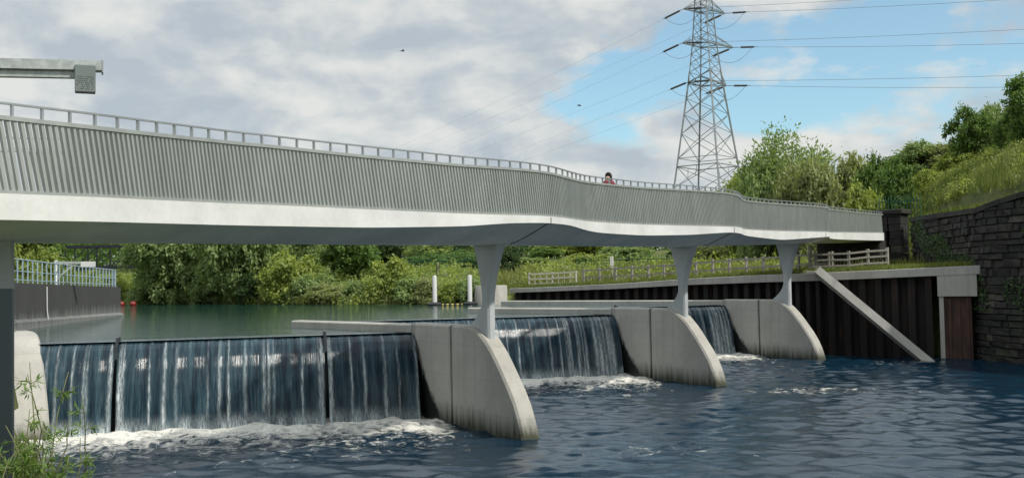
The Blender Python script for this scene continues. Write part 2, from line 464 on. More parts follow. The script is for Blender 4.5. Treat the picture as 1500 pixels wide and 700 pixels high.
wr = np.random.default_rng(5)
WV = []
for k in range(46):
    lam = .33 * (1.036 ** k); ang = wr.normal(-PI / 2 - .15, .6)
    WV.append((2 * PI / lam * math.cos(ang), 2 * PI / lam * math.sin(ang), wr.uniform(0, 6.3), (.0048 * lam ** .9)))
def foam_f(X, Y):
    fo = np.zeros(X.shape)
    for gi, (a, b) in enumerate(GATES):
        p0 = a + GDN * 1.05; L = np.linalg.norm(b - a)
        u_ = (X - p0[0]) * GD[0] + (Y - p0[1]) * GD[1]; d_ = (X - p0[0]) * GDN[0] + (Y - p0[1]) * GDN[1]
        inn = sstep(u_, -.6, .2) * (1 - sstep(u_, L - .1, L + 1.6))
        wid = 1.75 + .45 * np.sin(u_ * 1.3 + gi) + .25 * np.sin(u_ * 3.1) + .9 * sstep(u_, L * .6, L)
        f1 = np.where(d_ > -.9, 1 - sstep(d_, wid * .2, wid * 1.7), 0)
        f2 = np.where(d_ > -.9, np.exp(-np.maximum(d_, 0) / 4.8), 0) * .88
        fo = np.maximum(fo, np.maximum(f1 * 1.0, f2) * inn)
    for (n_, s_) in ((PIER_N[1], 1.0), (PIER_N[2], .8), (PIER_N[0], .7)):
        c_ = n_ - UP * 3.0 + VR * 1.2
        fo = np.maximum(fo, .50 * s_ * np.exp(-(((X - c_[0]) / 3.2) ** 2 + ((Y - c_[1]) / 1.6) ** 2)))
    return fo
def lower_z(X, Y):
    o = np.zeros(X.shape)
    for kx, ky, ph, am in WV: o += am * np.sin(kx * X + ky * Y + ph)
    g_ = 1 + .35 * wob(X, Y, .35, 9)
    f = foam_f(X, Y)
    return o * g_ * 1.0 + .13 * np.clip(f - .45, 0, 1) * (1 + wob(X, Y, 4, 3) + .7 * wob(X, Y, 9, 13))
M['river'] = water_mat('river_water', (.004, .020, .038), (.02), 6.0, .12, True, (.6, 1.1, 1))
river, RX, RY = grid_mesh('river_water', axis(-15, 26, .09, -60, 70), axis(17, 52, .09, -60, 66), lower_z, M['river'])
fa = river.data.attributes.new('foam', 'FLOAT', 'POINT'); fa.data.foreach_set('value', foam_f(RX, RY).ravel())
tag(river, kind='structure')

# pond upstream of the gates
WALL_END = [np.array((-7.2, 34.0)), np.array((-1.9, 45.2)), np.array((-.6, 58.0))]
pond = [GATES[0][0] - GD * .3 , GATES[0][1] - GDN * .05, WALL_END[0] + np.array((.3, .3)), GATES[1][0], GATES[1][1], WALL_END[1] + np.array((.3, .3)), GATES[2][0], GATES[2][1], WALL_END[2] + np.array((.4, .4)), (2.2, 62.5), (4, 70), (-10, 95), (-60, 120), (-200, 150), (-200, 60), (-50, 60), (-25, 56), (-20.6, 52), (-19.2, 44), (-17.6, 34.6), (-14, 27.8)]
M['pond'] = water_mat('pond_water', (.010, .045, .036), .04, 1.4, .42, False, (.3, 1, 1))
po = link_mesh('pond_water', [(p[0], p[1], Z_POND) for p in pond], [tuple(range(len(pond)))], M['pond'])
bm = bmesh.new(); bm.from_mesh(po.data); bmesh.ops.triangulate(bm, faces=bm.faces)
for f in bm.faces:
    if f.normal.z < 0: f.normal_flip()
bm.to_mesh(po.data); bm.free(); tag(po, kind='structure')

# falling water over each gate
def fall_mat():
    t = NT('falling_water')
    uv = t.node('ShaderNodeUVMap'); uv.uv_map = 'flow'
    def mp(sx, sy):
        m = t.node('ShaderNodeMapping'); m.inputs['Scale'].default_value = (sx, sy, 1); t.link(uv.outputs[0], m.inputs['Vector']); return m.outputs[0]
    s1 = t.noise(mp(3.2, .20), 2.0, 6, .62); s2 = t.noise(mp(19, .8), 1.7, 6, .68); s3 = t.noise(mp(26, 3.2), 1.5, 5, .75)
    wh = t.node('ShaderNodeAttribute', attribute_name='white')
    k = t.math('ADD', t.math('MULTIPLY', s2, .55), t.math('MULTIPLY', s1, .45))
    thin = t.ramp(k, [(.47, 0.), (.58, .05), (.72, .32)])
    rope = t.math('MULTIPLY', wh.outputs['Fac'], t.ramp(s3, [(.34, .12), (.58, 1.)]))
    fac = t.math('MAXIMUM', thin, rope, True)
    body = t.ramp(s1, [(.35, (.004, .010, .018)), (.65, (.014, .047, .067))])
    h = t.math('ADD', t.math('MULTIPLY', s2, .6), s1)
    nrm = t.bump(h, .28, .06)
    w = t.bsdf(body, .2, 0, nrm, .5, IOR=1.333)
    d = t.bsdf(t.ramp(s3, [(.3, (.34, .42, .46)), (.7, (.78, .82, .82))]), .6, 0, nrm, .3)
    mx = t.node('ShaderNodeMixShader'); t.link(fac, mx.inputs[0]); t.link(w, mx.inputs[1]); t.link(d, mx.inputs[2])
    return t.done(mx.outputs[0])
M['fall'] = fall_mat()
PROF = [(-1.0, 2.335), (-.45, 2.34), (-.15, 2.315), (.05, 2.25), (.25, 2.12), (.42, 1.90), (.58, 1.6), (.72, 1.25), (.84, .88), (.94, .5), (1.02, .15), (1.08, -.15)]
PL_ = np.array(PROF); PLL = np.concatenate([[0], np.cumsum(np.hypot(np.diff(PL_[:, 0]), np.diff(PL_[:, 1])))])
GAPS = [[2.33, 7.72], [5.1], [4.9]]
for gi, (a, b) in enumerate(GATES):
    L = float(np.linalg.norm(b - a)); r_ = np.random.default_rng(40 + gi)
    edges = [-.05] + GAPS[gi] + [L + .02]
    Vs = []; Fs = []; UVs = []; WH = []
    ropes = []; x_ = .35
    while x_ < L:
        ropes.append((x_, r_.uniform(.014, .036), r_.uniform(.45, 1.15), r_.uniform(0, 6), r_.uniform(.2, 1))); x_ += r_.choice([r_.uniform(.06, .14), r_.uniform(.2, .5), r_.uniform(.3, .8)])
    if gi > 0: ropes += [(L - .3 - .17 * q, .06, .9, q, .8) for q in range(5)]
    ropes += [(g_ + s_ * .12, .035, 1.1, s_, .3) for g_ in GAPS[gi] for s_ in (-1, 1)]
    for e0, e1 in zip(edges[:-1], edges[1:]):
        nu = max(8, int((e1 - e0) / .035)); nv = 64
        vv = np.linspace(0, PLL[-1], nv); pd = np.interp(vv, PLL, PL_[:, 0]); pz = np.interp(vv, PLL, PL_[:, 1])
        base = len(Vs)
        for j in range(nv):
            fr = np.clip((pd[j] + .1) / 1.1, 0, 1)
            o0 = e0 + (.01 + .045 * fr if e0 > 0 else 0); o1 = e1 - (.01 + .045 * fr if e1 < L else 0)
            us = np.linspace(o0, o1, nu)
            wh = np.zeros(nu); dis = .018 * fr * (np.sin(us * 5.3 + 1.2 * np.sin(us * 2.1)) + .6 * np.sin(us * 13 + 2))
            for (c_, wd, st, ph, on) in ropes:
                cu = c_ + .010 * math.sin(vv[j] * 4 + ph) * fr + .005 * math.sin(vv[j] * 11 + ph)
                g_ = np.exp(-((us - cu) / (wd * (.6 + .75 * fr))) ** 2) * st * (.35 + .65 * fr) * (.78 + .22 * math.sin(vv[j] * (2.1 + on) + 2 * ph)) * (fr > .02 * on)
                wh = np.maximum(wh, g_); dis = dis + .03 * g_ * fr
            # white spray low down on the sheet
            wh = np.maximum(wh, (.65 + .3 * np.sin(us * 7 + 3 * np.sin(us * 2.9))) * sstep(np.array([-pz[j]]), -.55, .02)[0])
            for q in range(nu):
                p = a + GD * us[q] + GDN * (pd[j] + dis[q])
                Vs.append((p[0], p[1], pz[j])); UVs.append((us[q], vv[j])); WH.append(wh[q])
        for j in range(nv - 1):
            for q in range(nu - 1):
                i = base + j * nu + q; Fs.append((i, i + nu, i + nu + 1, i + 1))
    o = link_mesh('waterfall', Vs, Fs, M['fall'], None, True); tag(o, kind='structure')
    uvl = o.data.uv_layers.new(name='flow'); li = np.zeros(len(o.data.loops), np.int32); o.data.loops.foreach_get('vertex_index', li)
    uvl.data.foreach_set('uv', np.array(UVs)[li].ravel())
    at_ = o.data.attributes.new('white', 'FLOAT', 'POINT'); at_.data.foreach_set('value', np.array(WH))

# the gates themselves, dark steel behind the falling water
GL = ['widest dark steel weir gate under the nearest curtain of falling water', 'dark steel weir gate between the first and second bridge columns', 'farthest dark steel weir gate, beside the pier next to the sheet piling']
for gi, (a, b) in enumerate(GATES):
    L = float(np.linalg.norm(b - a)); T = empty('weir_gate', (*a, 0), 0, GL[gi], 'weir gate', 'weir gates between the piers')
    mb = MB(); off = [(-.9, 1.9), (-.2, 2.17), (.12, 2.05), (.3, 1.7), (.42, .9), (.45, -1.5), (-1.4, -1.5)]
    n = len(off); V = [(*(a + GD * u_ + GDN * d_), z_) for u_ in (0, L) for d_, z_ in off]
    mb.add(V, [tuple(range(n))[::-1], tuple(range(n, 2 * n))] + [(i, (i + 1) % n, n + (i + 1) % n, n + i) for i in range(n)])
    mb.build('gate_panel', M['gate'], T)
    for g_ in GAPS[gi]:
        mb = MB(); p = lambda d_, z_, s_: (*(a + GD * (g_ + s_ * .035) + GDN * d_), z_)
        pr = [(-.35, 2.3), (-.2, 2.47), (.1, 2.44), (.3, 2.2), (.42, 1.9), (.3, 1.7), (-.1, 2.05)]
        V = [p(d_, z_, s_) for s_ in (-1, 1) for d_, z_ in pr]; n = len(pr)
        mb.add(V, [tuple(range(n))[::-1], tuple(range(n, 2 * n))] + [(i, (i + 1) % n, n + (i + 1) % n, n + i) for i in range(n)])
        mb.build('flow_splitter', M['gate'], T)

# ------------------------------------------------------------------ piers
PPROF = [(0, -2), (0, 0), (.06, .22), (.17, .5), (.34, .82), (.60, 1.17), (.94, 1.55), (1.2, 1.83), (1.44, 2.06), (1.7, 2.27), (1.96, 2.43), (2.26, 2.545), (2.57, 2.6), (3.0, 2.61)]
def pier(N, thick, wall_end, label, joint=3.45, tend=5.9):
    T = empty('weir_pier', (N[0], N[1], 0), 0, label, 'pier', 'concrete piers of the weir')
    h = thick / 2
    def slab(t0s, name, m=M['pier']):
        mb = MB(); n = len(t0s); c = .05
        V = []
        rings = [(-h, c), (-h + c, 0), (h - c, 0), (h, c)]
        for s_, ins in rings:
            for k, (t_, z_) in enumerate(t0s):
                zz = z_ - (ins if z_ > -1.9 else 0) * (1 if k not in (0, n - 1) else 0); tt = t_ + (ins * .8 if k < n - 3 and k > 0 else 0)
                p = N + UP * tt + VR * s_; V.append((p[0], p[1], zz))
        F = []
        for q in range(3):
            for k in range(n):
                k2 = (k + 1) % n; F.append((q * n + k, q * n + k2, (q + 1) * n + k2, (q + 1) * n + k))
        F.append(tuple(range(n))[::-1]); F.append(tuple(range(3 * n, 4 * n)))
        mb.add(V, F); return auto_smooth(mb.build(name, m, T), 30)
    slab(PPROF + [(joint, 2.612), (joint, -2)], 'nose')
    slab([(joint + .09, -2), (joint + .09, 2.612), (tend - .6, 2.6), (tend, 2.6), (tend, -2)], 'body', M['wet_pier'])
    mb = MB(); p = N + UP * (joint + .045); mb.box((p[0], p[1], .27), (thick - .1, .088, 4.6), math.atan2(VR[1], VR[0])); mb.build('joint', M['joint'], T)
    if wall_end is not None:
        s_ = N + UP * (tend + .02)
        d = wall_end - s_; L = np.linalg.norm(d); ang = math.atan2(d[1], d[0]); m_ = (s_ + wall_end) / 2
        mb = MB(); mb.bevel_box((m_[0], m_[1], 1.2), (L, .42, 2.72), ang, .04); mb.build('training_wall', M['pier'], T)
    return T
P0N = np.array((-11.75, 25.0))
pier(P0N, .85, None, 'concrete end pier beside the perforated screen, at the start of the nearest waterfall', 3.4, 4.6)
pier(PIER_N[0], .5, WALL_END[0], 'largest rounded concrete pier, carrying the nearest bridge column')
pier(PIER_N[1], .5, WALL_END[1], 'middle rounded concrete pier between two waterfalls, under the second bridge column')
pier(PIER_N[2], .5, WALL_END[2], 'farthest rounded concrete pier, in front of the dark sheet piling')

# ------------------------------------------------------------------ footbridge
COLS = [-13.25, 0.0, 12.75, 24.4, 36.6]
S0, S1 = -25.0, 36.0
def width(s):
    bounds = [-25.5] + COLS
    for i in range(len(bounds) - 1):
        if bounds[i] <= s <= bounds[i + 1] or i == len(bounds) - 2:
            f = min(max((s - bounds[i]) / (bounds[i + 1] - bounds[i]), 0), 1); break
    q = .5 + .5 * math.cos(PI * f / .32) if f < .32 else .5 - .5 * math.cos(PI * (f - .32) / .68)
    return 1.12 + (1.80 - 1.12) * q
def edge(s, side=1, inset=0):
    p = BC + BD * s + BN * (side * (width(s) - inset)); return p
TAB = [(0, 148, 171.5, 283, 322), (100, 160.5, 183, 287, 324), (200, 172.8, 194, 291.5, 326.2), (300, 185, 204.2, 296, 328.8), (400, 197.2, 214.2, 300, 331), (540, 213, 229.5, 306.5, 333.5), (680, 228.3, 242.7, 313, 331.6), (740, 233.6, 246.6, 314.6, 327),
       (795, 239.5, 251.5, 316, 326.2), (835, 250, 261.5, 320.5, 330), (878, 258.4, 268.8, 325.4, 341), (945, 266.2, 275.4, 329, 345), (1010, 271, 279, 330.7, 344), (1068, 276.5, 283, 332, 340.2), (1093, 287.5, 294, 336, 345), (1147, 293.5, 299, 338.6, 351.5),
       (1213, 299, 304.5, 340, 346.5), (1228, 303, 308, 340.3, 350.5), (1280, 309, 313.5, 341, 352.2)]
ss = np.arange(S0, S1 + .01, .1)
sv = np.arange(-15.5, S1 + .01, .05)
pxs = np.array([project((*edge(s), 5.6))[0] for s in sv])
pxs = np.maximum.accumulate(pxs)
cols_z = []
s_tab = [float(np.interp(r_[0], pxs, sv)) for r_ in TAB]
for k in range(1, 5):
    zt = []
    for s_, r_ in zip(s_tab, TAB):
        zt.append(at(r_[0], r_[k], edge(s_).y).z)
    z_ = np.interp(ss, s_tab, zt)
    lo = ss < s_tab[0]; z_[lo] = zt[0] + (ss[lo] - s_tab[0]) * .012
    hi_ = ss > s_tab[-1]; z_[hi_] = zt[-1] + (ss[hi_] - s_tab[-1]) * .02
    ker = np.exp(-(np.arange(-12, 13) * .1 / .55) ** 2); ker /= ker.sum()
    z_ = np.convolve(np.pad(z_, 12, mode='edge'), ker, 'valid')
    cols_z.append(z_)
ZR, ZS, ZT, ZB = cols_z
fz = lambda A, s: float(np.interp(s, ss, A))
KEEL_PTS = [(-14, 4.46), (0, 4.66), (12.75, 4.82), (24.4, 5.12), (36, 5.40)]
keel = lambda s: float(np.interp(s, [k[0] for k in KEEL_PTS], [k[1] for k in KEEL_PTS])) if s > -14 else 4.46 + (s + 14) * .012
BR = empty('footbridge', (BC.x, BC.y, 0), 0, 'long pale footbridge with slatted metal sides spanning the weir on tapered columns', 'bridge')
SN = list(np.arange(S0, S1 + .01, .25))
def strip(name, lines, m, smooth=True, close=False):
    """loft through a list of point lists (one per station)"""
    n = len(lines[0]); V = [tuple(p) for l_ in lines for p in l_]; F = []
    for i in range(len(lines) - 1):
        for k in range(n if close else n - 1):
            k2 = (k + 1) % n; F.append((i * n + k, i * n + k2, (i + 1) * n + k2, (i + 1) * n + k))
    if close: F.append(tuple(range(n))[::-1]); m0 = n * (len(lines) - 1); F.append(tuple(range(m0, m0 + n)))
    o = link_mesh(name, V, F, m, BR); return auto_smooth(o, 28)
for side in (1, -1):
    L_ = []
    for s in SN:
        e = edge(s, side); i_ = edge(s, side, .10); zt, zb = fz(ZT, s), fz(ZB, s)
        if side < 0: zt, zb = zt, zt - (.42 - .2 * sstep(np.array([width(s)]), 1.4, 1.8)[0])
        L_.append([(e.x, e.y, zt), (e.x, e.y, zb), (i_.x, i_.y, zb + .02), (i_.x, i_.y, zt - .02)][::side])
    strip('fascia', L_, M['white'], True, True)
L_ = []
for s in SN:
    k = keel(s); row = []
    w = width(s) - .06
    zb = min(fz(ZB, s) + .025, fz(ZB, s) + .025)
    zf = fz(ZT, s) - (.42 - .2 * sstep(np.array([width(s)]), 1.4, 1.8)[0]) + .025
    def P(x, z): q = BC + BD * s + BN * x; return (q.x, q.y, z)
    for f_ in (1, .9, .75, .58, .44, .34):
        row.append(P(w * f_, k + (zb - k) * ((f_ - .34) / .66) ** 1.25))
    for f_ in (.34, .44, .58, .75, .9, 1):
        row.append(P(-w * f_, k + (zf - k) * ((f_ - .34) / .66) ** 1.25))
    L_.append(row)
strip('soffit', L_, M['soffit'])
strip('deck', [[(*edge(s, 1, .11), fz(ZT, s) - .05), (*edge(s, -1, .11), fz(ZT, s) - .05), (*edge(s, -1, .11), fz(ZT, s) - .16), (*edge(s, 1, .11), fz(ZT, s) - .16)][::-1] for s in SN], M['deck'], True, True)
sof = [o for o in kids(BR) if o.name.startswith('soffit')][0]
for s in COLS[1:4]:       # construction joints across fascia and soffit
    pts = []
    s2 = s + .06
    e = edge(s2, 1, -.004); w = width(s2) - .06; k = keel(s2); zb = fz(ZB, s2)
    pts = [(e.x, e.y, fz(ZT, s2) - .02), (e.x, e.y, zb)]
    for f_ in (.97, .9, .75, .58, .44, .36):
        q = BC + BD * s2 + BN * (w * f_); pts.append((q.x, q.y, k + (zb + .02 - k) * ((f_ - .34) / .66) ** 1.25 - .006))
    mb = MB(); mb.tube(pts, .011, 4); mb.build('joint', M['joint'], sof)
# slatted screens
for side in (1, -1):
    mb = MB()
    s = S0 + .3
    while s < S1 - .05:
        zb, zt = fz(ZT, s) + .03, 0
        H = fz(ZS, s) - zb; s_top = max(S0, s - .185 * H); zt = fz(ZS, s_top) - .03
        b0 = edge(s, side, .06); t0 = edge(s_top, side, .06)
        tg = (edge(s + .05, side) - edge(s - .05, side)).normalized(); nn = Vector((tg.y, -tg.x)) * side
        dv = tg; pv = Vector((dv.y, -dv.x))
        a_, b_ = .0225, .031
        cs = [dv * x + pv * y for x, y in ((-a_, -b_), (a_, -b_), (a_, b_), (-a_, b_))]
        j = random.uniform(-.006, .006)
        mb.hexa([(b0.x + c.x + tg.x * j, b0.y + c.y + tg.y * j, zb) for c in cs], [(t0.x + c.x, t0.y + c.y, zt) for c in cs])
        s += .096
    scr = mb.build('slat_screen', M['slat'], BR)
    for zz, w_, h_, nm in ((lambda s: fz(ZS, s), .10, .055, 'top_rail'), (lambda s: fz(ZT, s) + .022, .09, .035, 'bottom_rail')):
        mb = MB(); mb.sweep([(*edge(s, side, .06), zz(s)) for s in SN], w_, h_); mb.build(nm, M['slat'], scr)
    # backing posts on the walkway side carry the screen
    RL = empty('railing', BR.location); RL.parent = BR; RL.location = (0, 0, 0)
    mb = MB(); mb.sweep([(*edge(s, side, .06), fz(ZR, s) - .015) for s in SN], .05, .026); mb.build('handrail', M['rail'], RL)
    rest = MB(); cnt = 0
    s = -14.6
    while s < S1 - .1:
        e = edge(s, side, .06); z0, z1 = fz(ZS, s) + .028, fz(ZR, s) - .029
        if z1 - z0 > .02:
            tg = edge(s + .05, side) - edge(s - .05, side); an = math.atan2(tg.y, tg.x)
            q = MB(); q.box((e.x, e.y, (z0 + z1) / 2), (.028, .045, z1 - z0), an)
            if cnt < 100: q.build('railing_post', M['rail'], RL)
            else: rest.add(q.V, q.F)
            cnt += 1
        s += .42
    o = rest.build('railing_post', M['rail'], RL); o['kind'] = 'stuff'
# columns: blades along the pier, wide at the head, waisted, flaring into the pier top
def column(s, base_pts, thick=.34, name='column'):
    c = BC + BD * s; c = np.array((c.x, c.y)); zk = keel(s) + .06
    prof = base_pts(zk)                      # (z, t_downstream_edge, t_upstream_edge, thickness)
    V = []; F = []; n = 8
    for z_, t0, t1, th in prof:
        h = th / 2; ch = min(.05, h * .5)
        for t_, s_ in ((t0, -h + ch), (t0, h - ch), (t0 + ch, h), (t1 - ch, h), (t1, h - ch), (t1, -h + ch), (t1 - ch, -h), (t0 + ch, -h)):
            p = c + UP * t_ + VR * s_; V.append((p[0], p[1], z_))
    for i in range(len(prof) - 1):
        for k in range(n):
            k2 = (k + 1) % n; F.append((i * n + k, i * n + k2, (i + 1) * n + k2, (i + 1) * n + k))
    F.append(tuple(range(n))[::-1]); m0 = n * (len(prof) - 1); F.append(tuple(range(m0, m0 + n)))
    return auto_smooth(link_mesh(name, V, F, M['column'], BR), 32)
def weir_col(zk):
    zs = np.concatenate([np.linspace(0, .36, 10), np.linspace(.42, 1, 10)]); out = []
    z0 = 2.0
    for f in zs:
        z = z0 + (zk - z0) * f
        ff = (z - 2.55) / (zk - 2.55)
        fl = min(1, max(0, (.36 - ff) / .36)); top = max(0, (ff - .30) / .70)
        t1 = .20 + .85 * fl ** 2.2 + .42 * top ** 1.9
        t0 = -.14 - .60 * top ** 1.7
        th = .22 + .05 * top
        out.append((z, t0, t1, th))
    return out
for k in range(3): 
    N = PIER_N[k]; cc_ = N + UP * 1.88
    COLS_S = (Vector(cc_) - BC).dot(BD)
    off = Vector(cc_) - (BC + BD * COLS_S)
    BCs = BC.copy(); BC = BC + off
    column(COLS_S, weir_col)
    BC = BCs
def bank_col(zk):
    return [(z_, -.55, .55, .5) for z_ in np.linspace(.3, zk, 6)]
UPs = UP; 
column(-13.0, bank_col)

# ------------------------------------------------------------------ left bank: screen and gauge boom
p = at(-6, 560, 13.6)
T = empty('perforated_screen', (p.x, p.y, 1.2), 0, 'dark perforated metal screen below the underside of the bridge, in front of the end pier', 'screen')
an = math.atan2(-.25, 1)
mb = MB(); q0 = at(20, 560, 13.6)
cx = q0.x - .8
mb.bevel_box((cx, 13.6, 2.35), (1.6, .05, 2.9), 0, .008); mb.build('sheet', M['perf'], T)
mb = MB()
for x_ in (cx - .83, cx - .3): mb.box((x_, 13.68, 2.3), (.06, .06, 3.2))
mb.build('frame', M['galv'], T)

def gauge_boom(label, Y, arm, box, mast_px, depth=.12, strip=0, brace=False, boxmat='boxpaint', holes=True):
    """a horizontal arm square to the line of sight. arm: (px0, px1, ytop, ybottom), box: (px0, px1, ytop, ybottom)"""
    c = at((box[0] + box[1]) / 2, (box[2] + box[3]) / 2, Y); v_ = Vector((c.x, c.y)).normalized(); ad = Vector((v_.y, -v_.x)); rz = math.atan2(ad.y, ad.x)
    def pt(px, py):
        d = ray(px, py); k = (c.x * ad.y - c.y * ad.x) / (d.x * ad.y - d.y * ad.x); return EYE + d * k
    a0, a1 = pt(mast_px, arm[2] - (arm[1] - mast_px) * arm[4]), pt(arm[1], arm[2]); hh = (pt(arm[1], arm[2]) - pt(arm[1], arm[3])).z
    g = gz(a0.x, a0.y); T = empty('gauge_boom', (a0.x, a0.y, g), 0, label, 'gauge boom')
    mb = MB(); mb.bar(a0 - Vector((0, 0, hh / 2)), a1 - Vector((0, 0, hh / 2)), depth, hh); mb.build('arm', M['galv'], T)
    b0, b1 = pt(box[0], box[2]), pt(box[1], box[3]); w_ = Vector((b1.x - b0.x, b1.y - b0.y)).length; h_ = b0.z - b1.z
    fr = Vector((-v_.x, -v_.y, 0)); ax = Vector((ad.x, ad.y, 0))
    if strip:
        d_ = (a1 - a0).normalized(); L_ = (b0 - a0).dot(ax) + .05; dn = Vector((0, 0, -hh - strip * .5 - .014))
        mb = MB(); mb.bar(a0 + dn - fr * .01, a0 + d_ * L_ + dn - fr * .01, depth * .6, strip); mb.build('cable_tray', M['galv'], T)
        mb = MB(); mb.bevel_box(a1 - Vector((0, 0, hh / 2 + .008)), (.014, depth + .01, hh + .03), rz, .004); mb.build('end_cap', M['rail'], T)
    mid = (b0 + b1) / 2 + fr * (depth * .5 + .012 if holes else 0)
    mb = MB(); mb.bevel_box(mid, (w_, .05 if holes else depth + .08, h_), rz, .005); B = mb.build('sensor_box', M[boxmat], T)
    if holes:
        mb = MB(); r_ = random.Random(3)
        for i in range(9):
            for j in range(7):
                if (j > 3 and i % 3 == 1) or r_.random() < .2: continue
                p = mid + ax * (w_ * (-.38 + .76 * (i + .5 * (j % 2)) / 8.5)) + Vector((0, 0, h_ * (.06 - .48 * j / 6.5))) + fr * .0262
                mb.box(p, (.0055, .003, .006), rz)
        mb.build('hole_pattern', M['black'], B)
        mb = MB(); mb.box(mid - Vector((0, 0, h_ / 2 + .003)), (w_ - .006, .056, .009), rz); mb.build('bottom_plate', M['black'], B)
    mb = MB(); mb.tube([(a0.x, a0.y, g - .3), (a0.x, a0.y, a0.z + .05)], .05 if Y < 20 else .07, 10); mb.build('mast', M['galv'], T, True)
    if brace:
        mb = MB(); mb.bar(a0 - Vector((0, 0, .75)), a0 + ax * .75 - Vector((0, 0, .06)), .06); mb.build('brace', M['galv'], T)
    return T
gauge_boom('galvanised boom with a grey perforated sensor box hanging from its tip, high above the footbridge', 9.0, (0, 150, 91, 105, .024), (109.5, 140, 97.5, 138.5), -45, .12, .05)
gauge_boom('small pale gauge boom with a white box, standing behind the railing of the dark wall', 43.0, (82, 140, 383, 386.5, 0), (118, 140, 383.5, 391), 82, .14, 0, True, 'white_plastic', False)

# dark wall of the pond and its railing
WL = LEFT[7:13]
T = empty('river_wall', (WL[0][0], WL[0][1], 0), 0, 'dark stained river wall topped by a blue grey railing, upstream of the nearest waterfall', 'wall')
def wallz(i): return [3.95, 4.0, 3.86, 3.75, 3.72, 3.72][i]
V = []; F = []; rows = [(.55, 0), (0.0, 0), (0.0, -1.28), (-.16, -1.38), (-.2, -4), (.55, -4)]
fine = []
for i in range(len(WL) - 1):
    for k in range(6):
        f = k / 6; fine.append((WL[i][0] + f * (WL[i + 1][0] - WL[i][0]), WL[i][1] + f * (WL[i + 1][1] - WL[i][1]), wallz(i) + f * (wallz(i + 1) - wallz(i))))
fine.append((*WL[-1], wallz(5)))
n = len(rows)
for i, q in enumerate(fine):
    d = Vector(fine[min(i + 1, len(fine) - 1)][:2]) - Vector(fine[max(i - 1, 0)][:2]); d.normalize(); nl = Vector((-d.y, d.x))
    for ins, dz in rows: V.append((q[0] + nl.x * ins, q[1] + nl.y * ins, q[2] + dz))
for i in range(len(fine) - 1):
    for k in range(n):
        k2 = (k + 1) % n; F.append((i * n + k, i * n + k2, (i + 1) * n + k2, (i + 1) * n + k))
F.append(tuple(range(n))[::-1]); m0 = n * (len(fine) - 1); F.append(tuple(range(m0, m0 + n)))
o = link_mesh('wall', V, F, M['darkwall'], T); bm = bmesh.new(); bm.from_mesh(o.data); bmesh.ops.recalc_face_normals(bm, faces=bm.faces); bm.to_mesh(o.data); bm.free(); auto_smooth(o, 30)
nn_ = []
for i in range(len(fine)):
    d = Vector(fine[min(i + 1, len(fine) - 1)][:2]) - Vector(fine[max(i - 1, 0)][:2]); d.normalize(); nn_.append((-d.y, d.x))
turf_strip(fine, nn_, .5, 2.3, -.06); river_wall_line, river_wall_normals = list(fine), list(nn_)
mb = MB(); a = fine[9]; mb.tube([(a[0] + .03, a[1], a[2] - .1), (a[0] + .06, a[1] - .05, a[2] - 1.0), (a[0] + .12, a[1] - .05, a[2] - 1.5)], .025, 6); mb.build('drain_pipe', M['white_plastic'], T)
T = empty('railing', (fine[0][0], fine[0][1], 3.9), 0, 'blue grey steel railing along the top of the dark river wall', 'railing')
rp = [(q[0] - .28, q[1] + .1, q[2] + .0) for q in fine[:25]]
cum = [0]
for a, b in zip(rp[:-1], rp[1:]): cum.append(cum[-1] + math.dist(a[:2], b[:2]))
HR = .86
for dz, r_ in ((HR, .026), (HR * .5, .02), (HR * .14, .02)):
    mb = MB(); mb.tube([(q[0], q[1], q[2] + dz) for q in rp], r_, 6); mb.build('rail', M['blue_rail'], T, True)
d = .3
while d < cum[-1]:
    q = [float(np.interp(d, cum, [r_[k] for r_ in rp])) for k in range(3)]
    mb = MB(); mb.tube([(q[0], q[1], q[2] - .03), (q[0], q[1], q[2] + HR)], .028, 6); mb.build('post', M['blue_rail'], T)
    d += .62

# ------------------------------------------------------------------ right bank: sheet piling, coping, strut, stone wall
T = empty('sheet_pile_wall', (COP[2][0], COP[2][1], 0), 0, 'long dark rusty sheet pile wall under a pale concrete coping, on the far side of the river', 'wall')
cl = []
for i in range(len(COP) - 1):
    L = math.dist(COP[i], COP[i + 1]); k = max(2, int(L / .3))
    for j in range(k):
        f = j / k; cl.append((COP[i][0] + f * (COP[i + 1][0] - COP[i][0]), COP[i][1] + f * (COP[i + 1][1] - COP[i][1]), COP_Z[i] + f * (COP_Z[i + 1] - COP_Z[i])))
cl.append((*COP[-1], COP_Z[-1]))
def along(pts):
    c_ = [0]
    for a, b in zip(pts[:-1], pts[1:]): c_.append(c_[-1] + math.dist(a[:2], b[:2]))
    return c_
cc_ = along(cl); Ltot = cc_[-1]
def cpos(d): return np.array([np.interp(d, cc_, [q[k] for q in cl]) for k in range(3)])
def cnorm(d):
    a, b = cpos(max(0, d - .5)), cpos(min(Ltot, d + .5)); t_ = (b - a)[:2]; t_ /= np.linalg.norm(t_); return np.array((t_[1], -t_[0]))   # landward
mb = MB(); V = []; F = []; d = 2.0; rowpts = []
ph = 0
while d < Ltot:
    for dd, o_ in ((0, .22), (.28, .22), (.36, .52), (.62, .52), (.70, .22)):
        if d + dd < Ltot: rowpts.append((d + dd, o_))
    d += .70
rowpts = sorted(set((round(a, 3), b) for a, b in rowpts))
for d, o_ in rowpts:
    p = cpos(d); nl = cnorm(d) * o_
    V += [(p[0] + nl[0], p[1] + nl[1], -2), (p[0] + nl[0], p[1] + nl[1], p[2] - .1)]
for i in range(len(rowpts) - 1): F.append((2 * i, 2 * i + 2, 2 * i + 3, 2 * i + 1)[::-1])
mb.add(V, F); o = mb.build('piling', M['pile'], T)
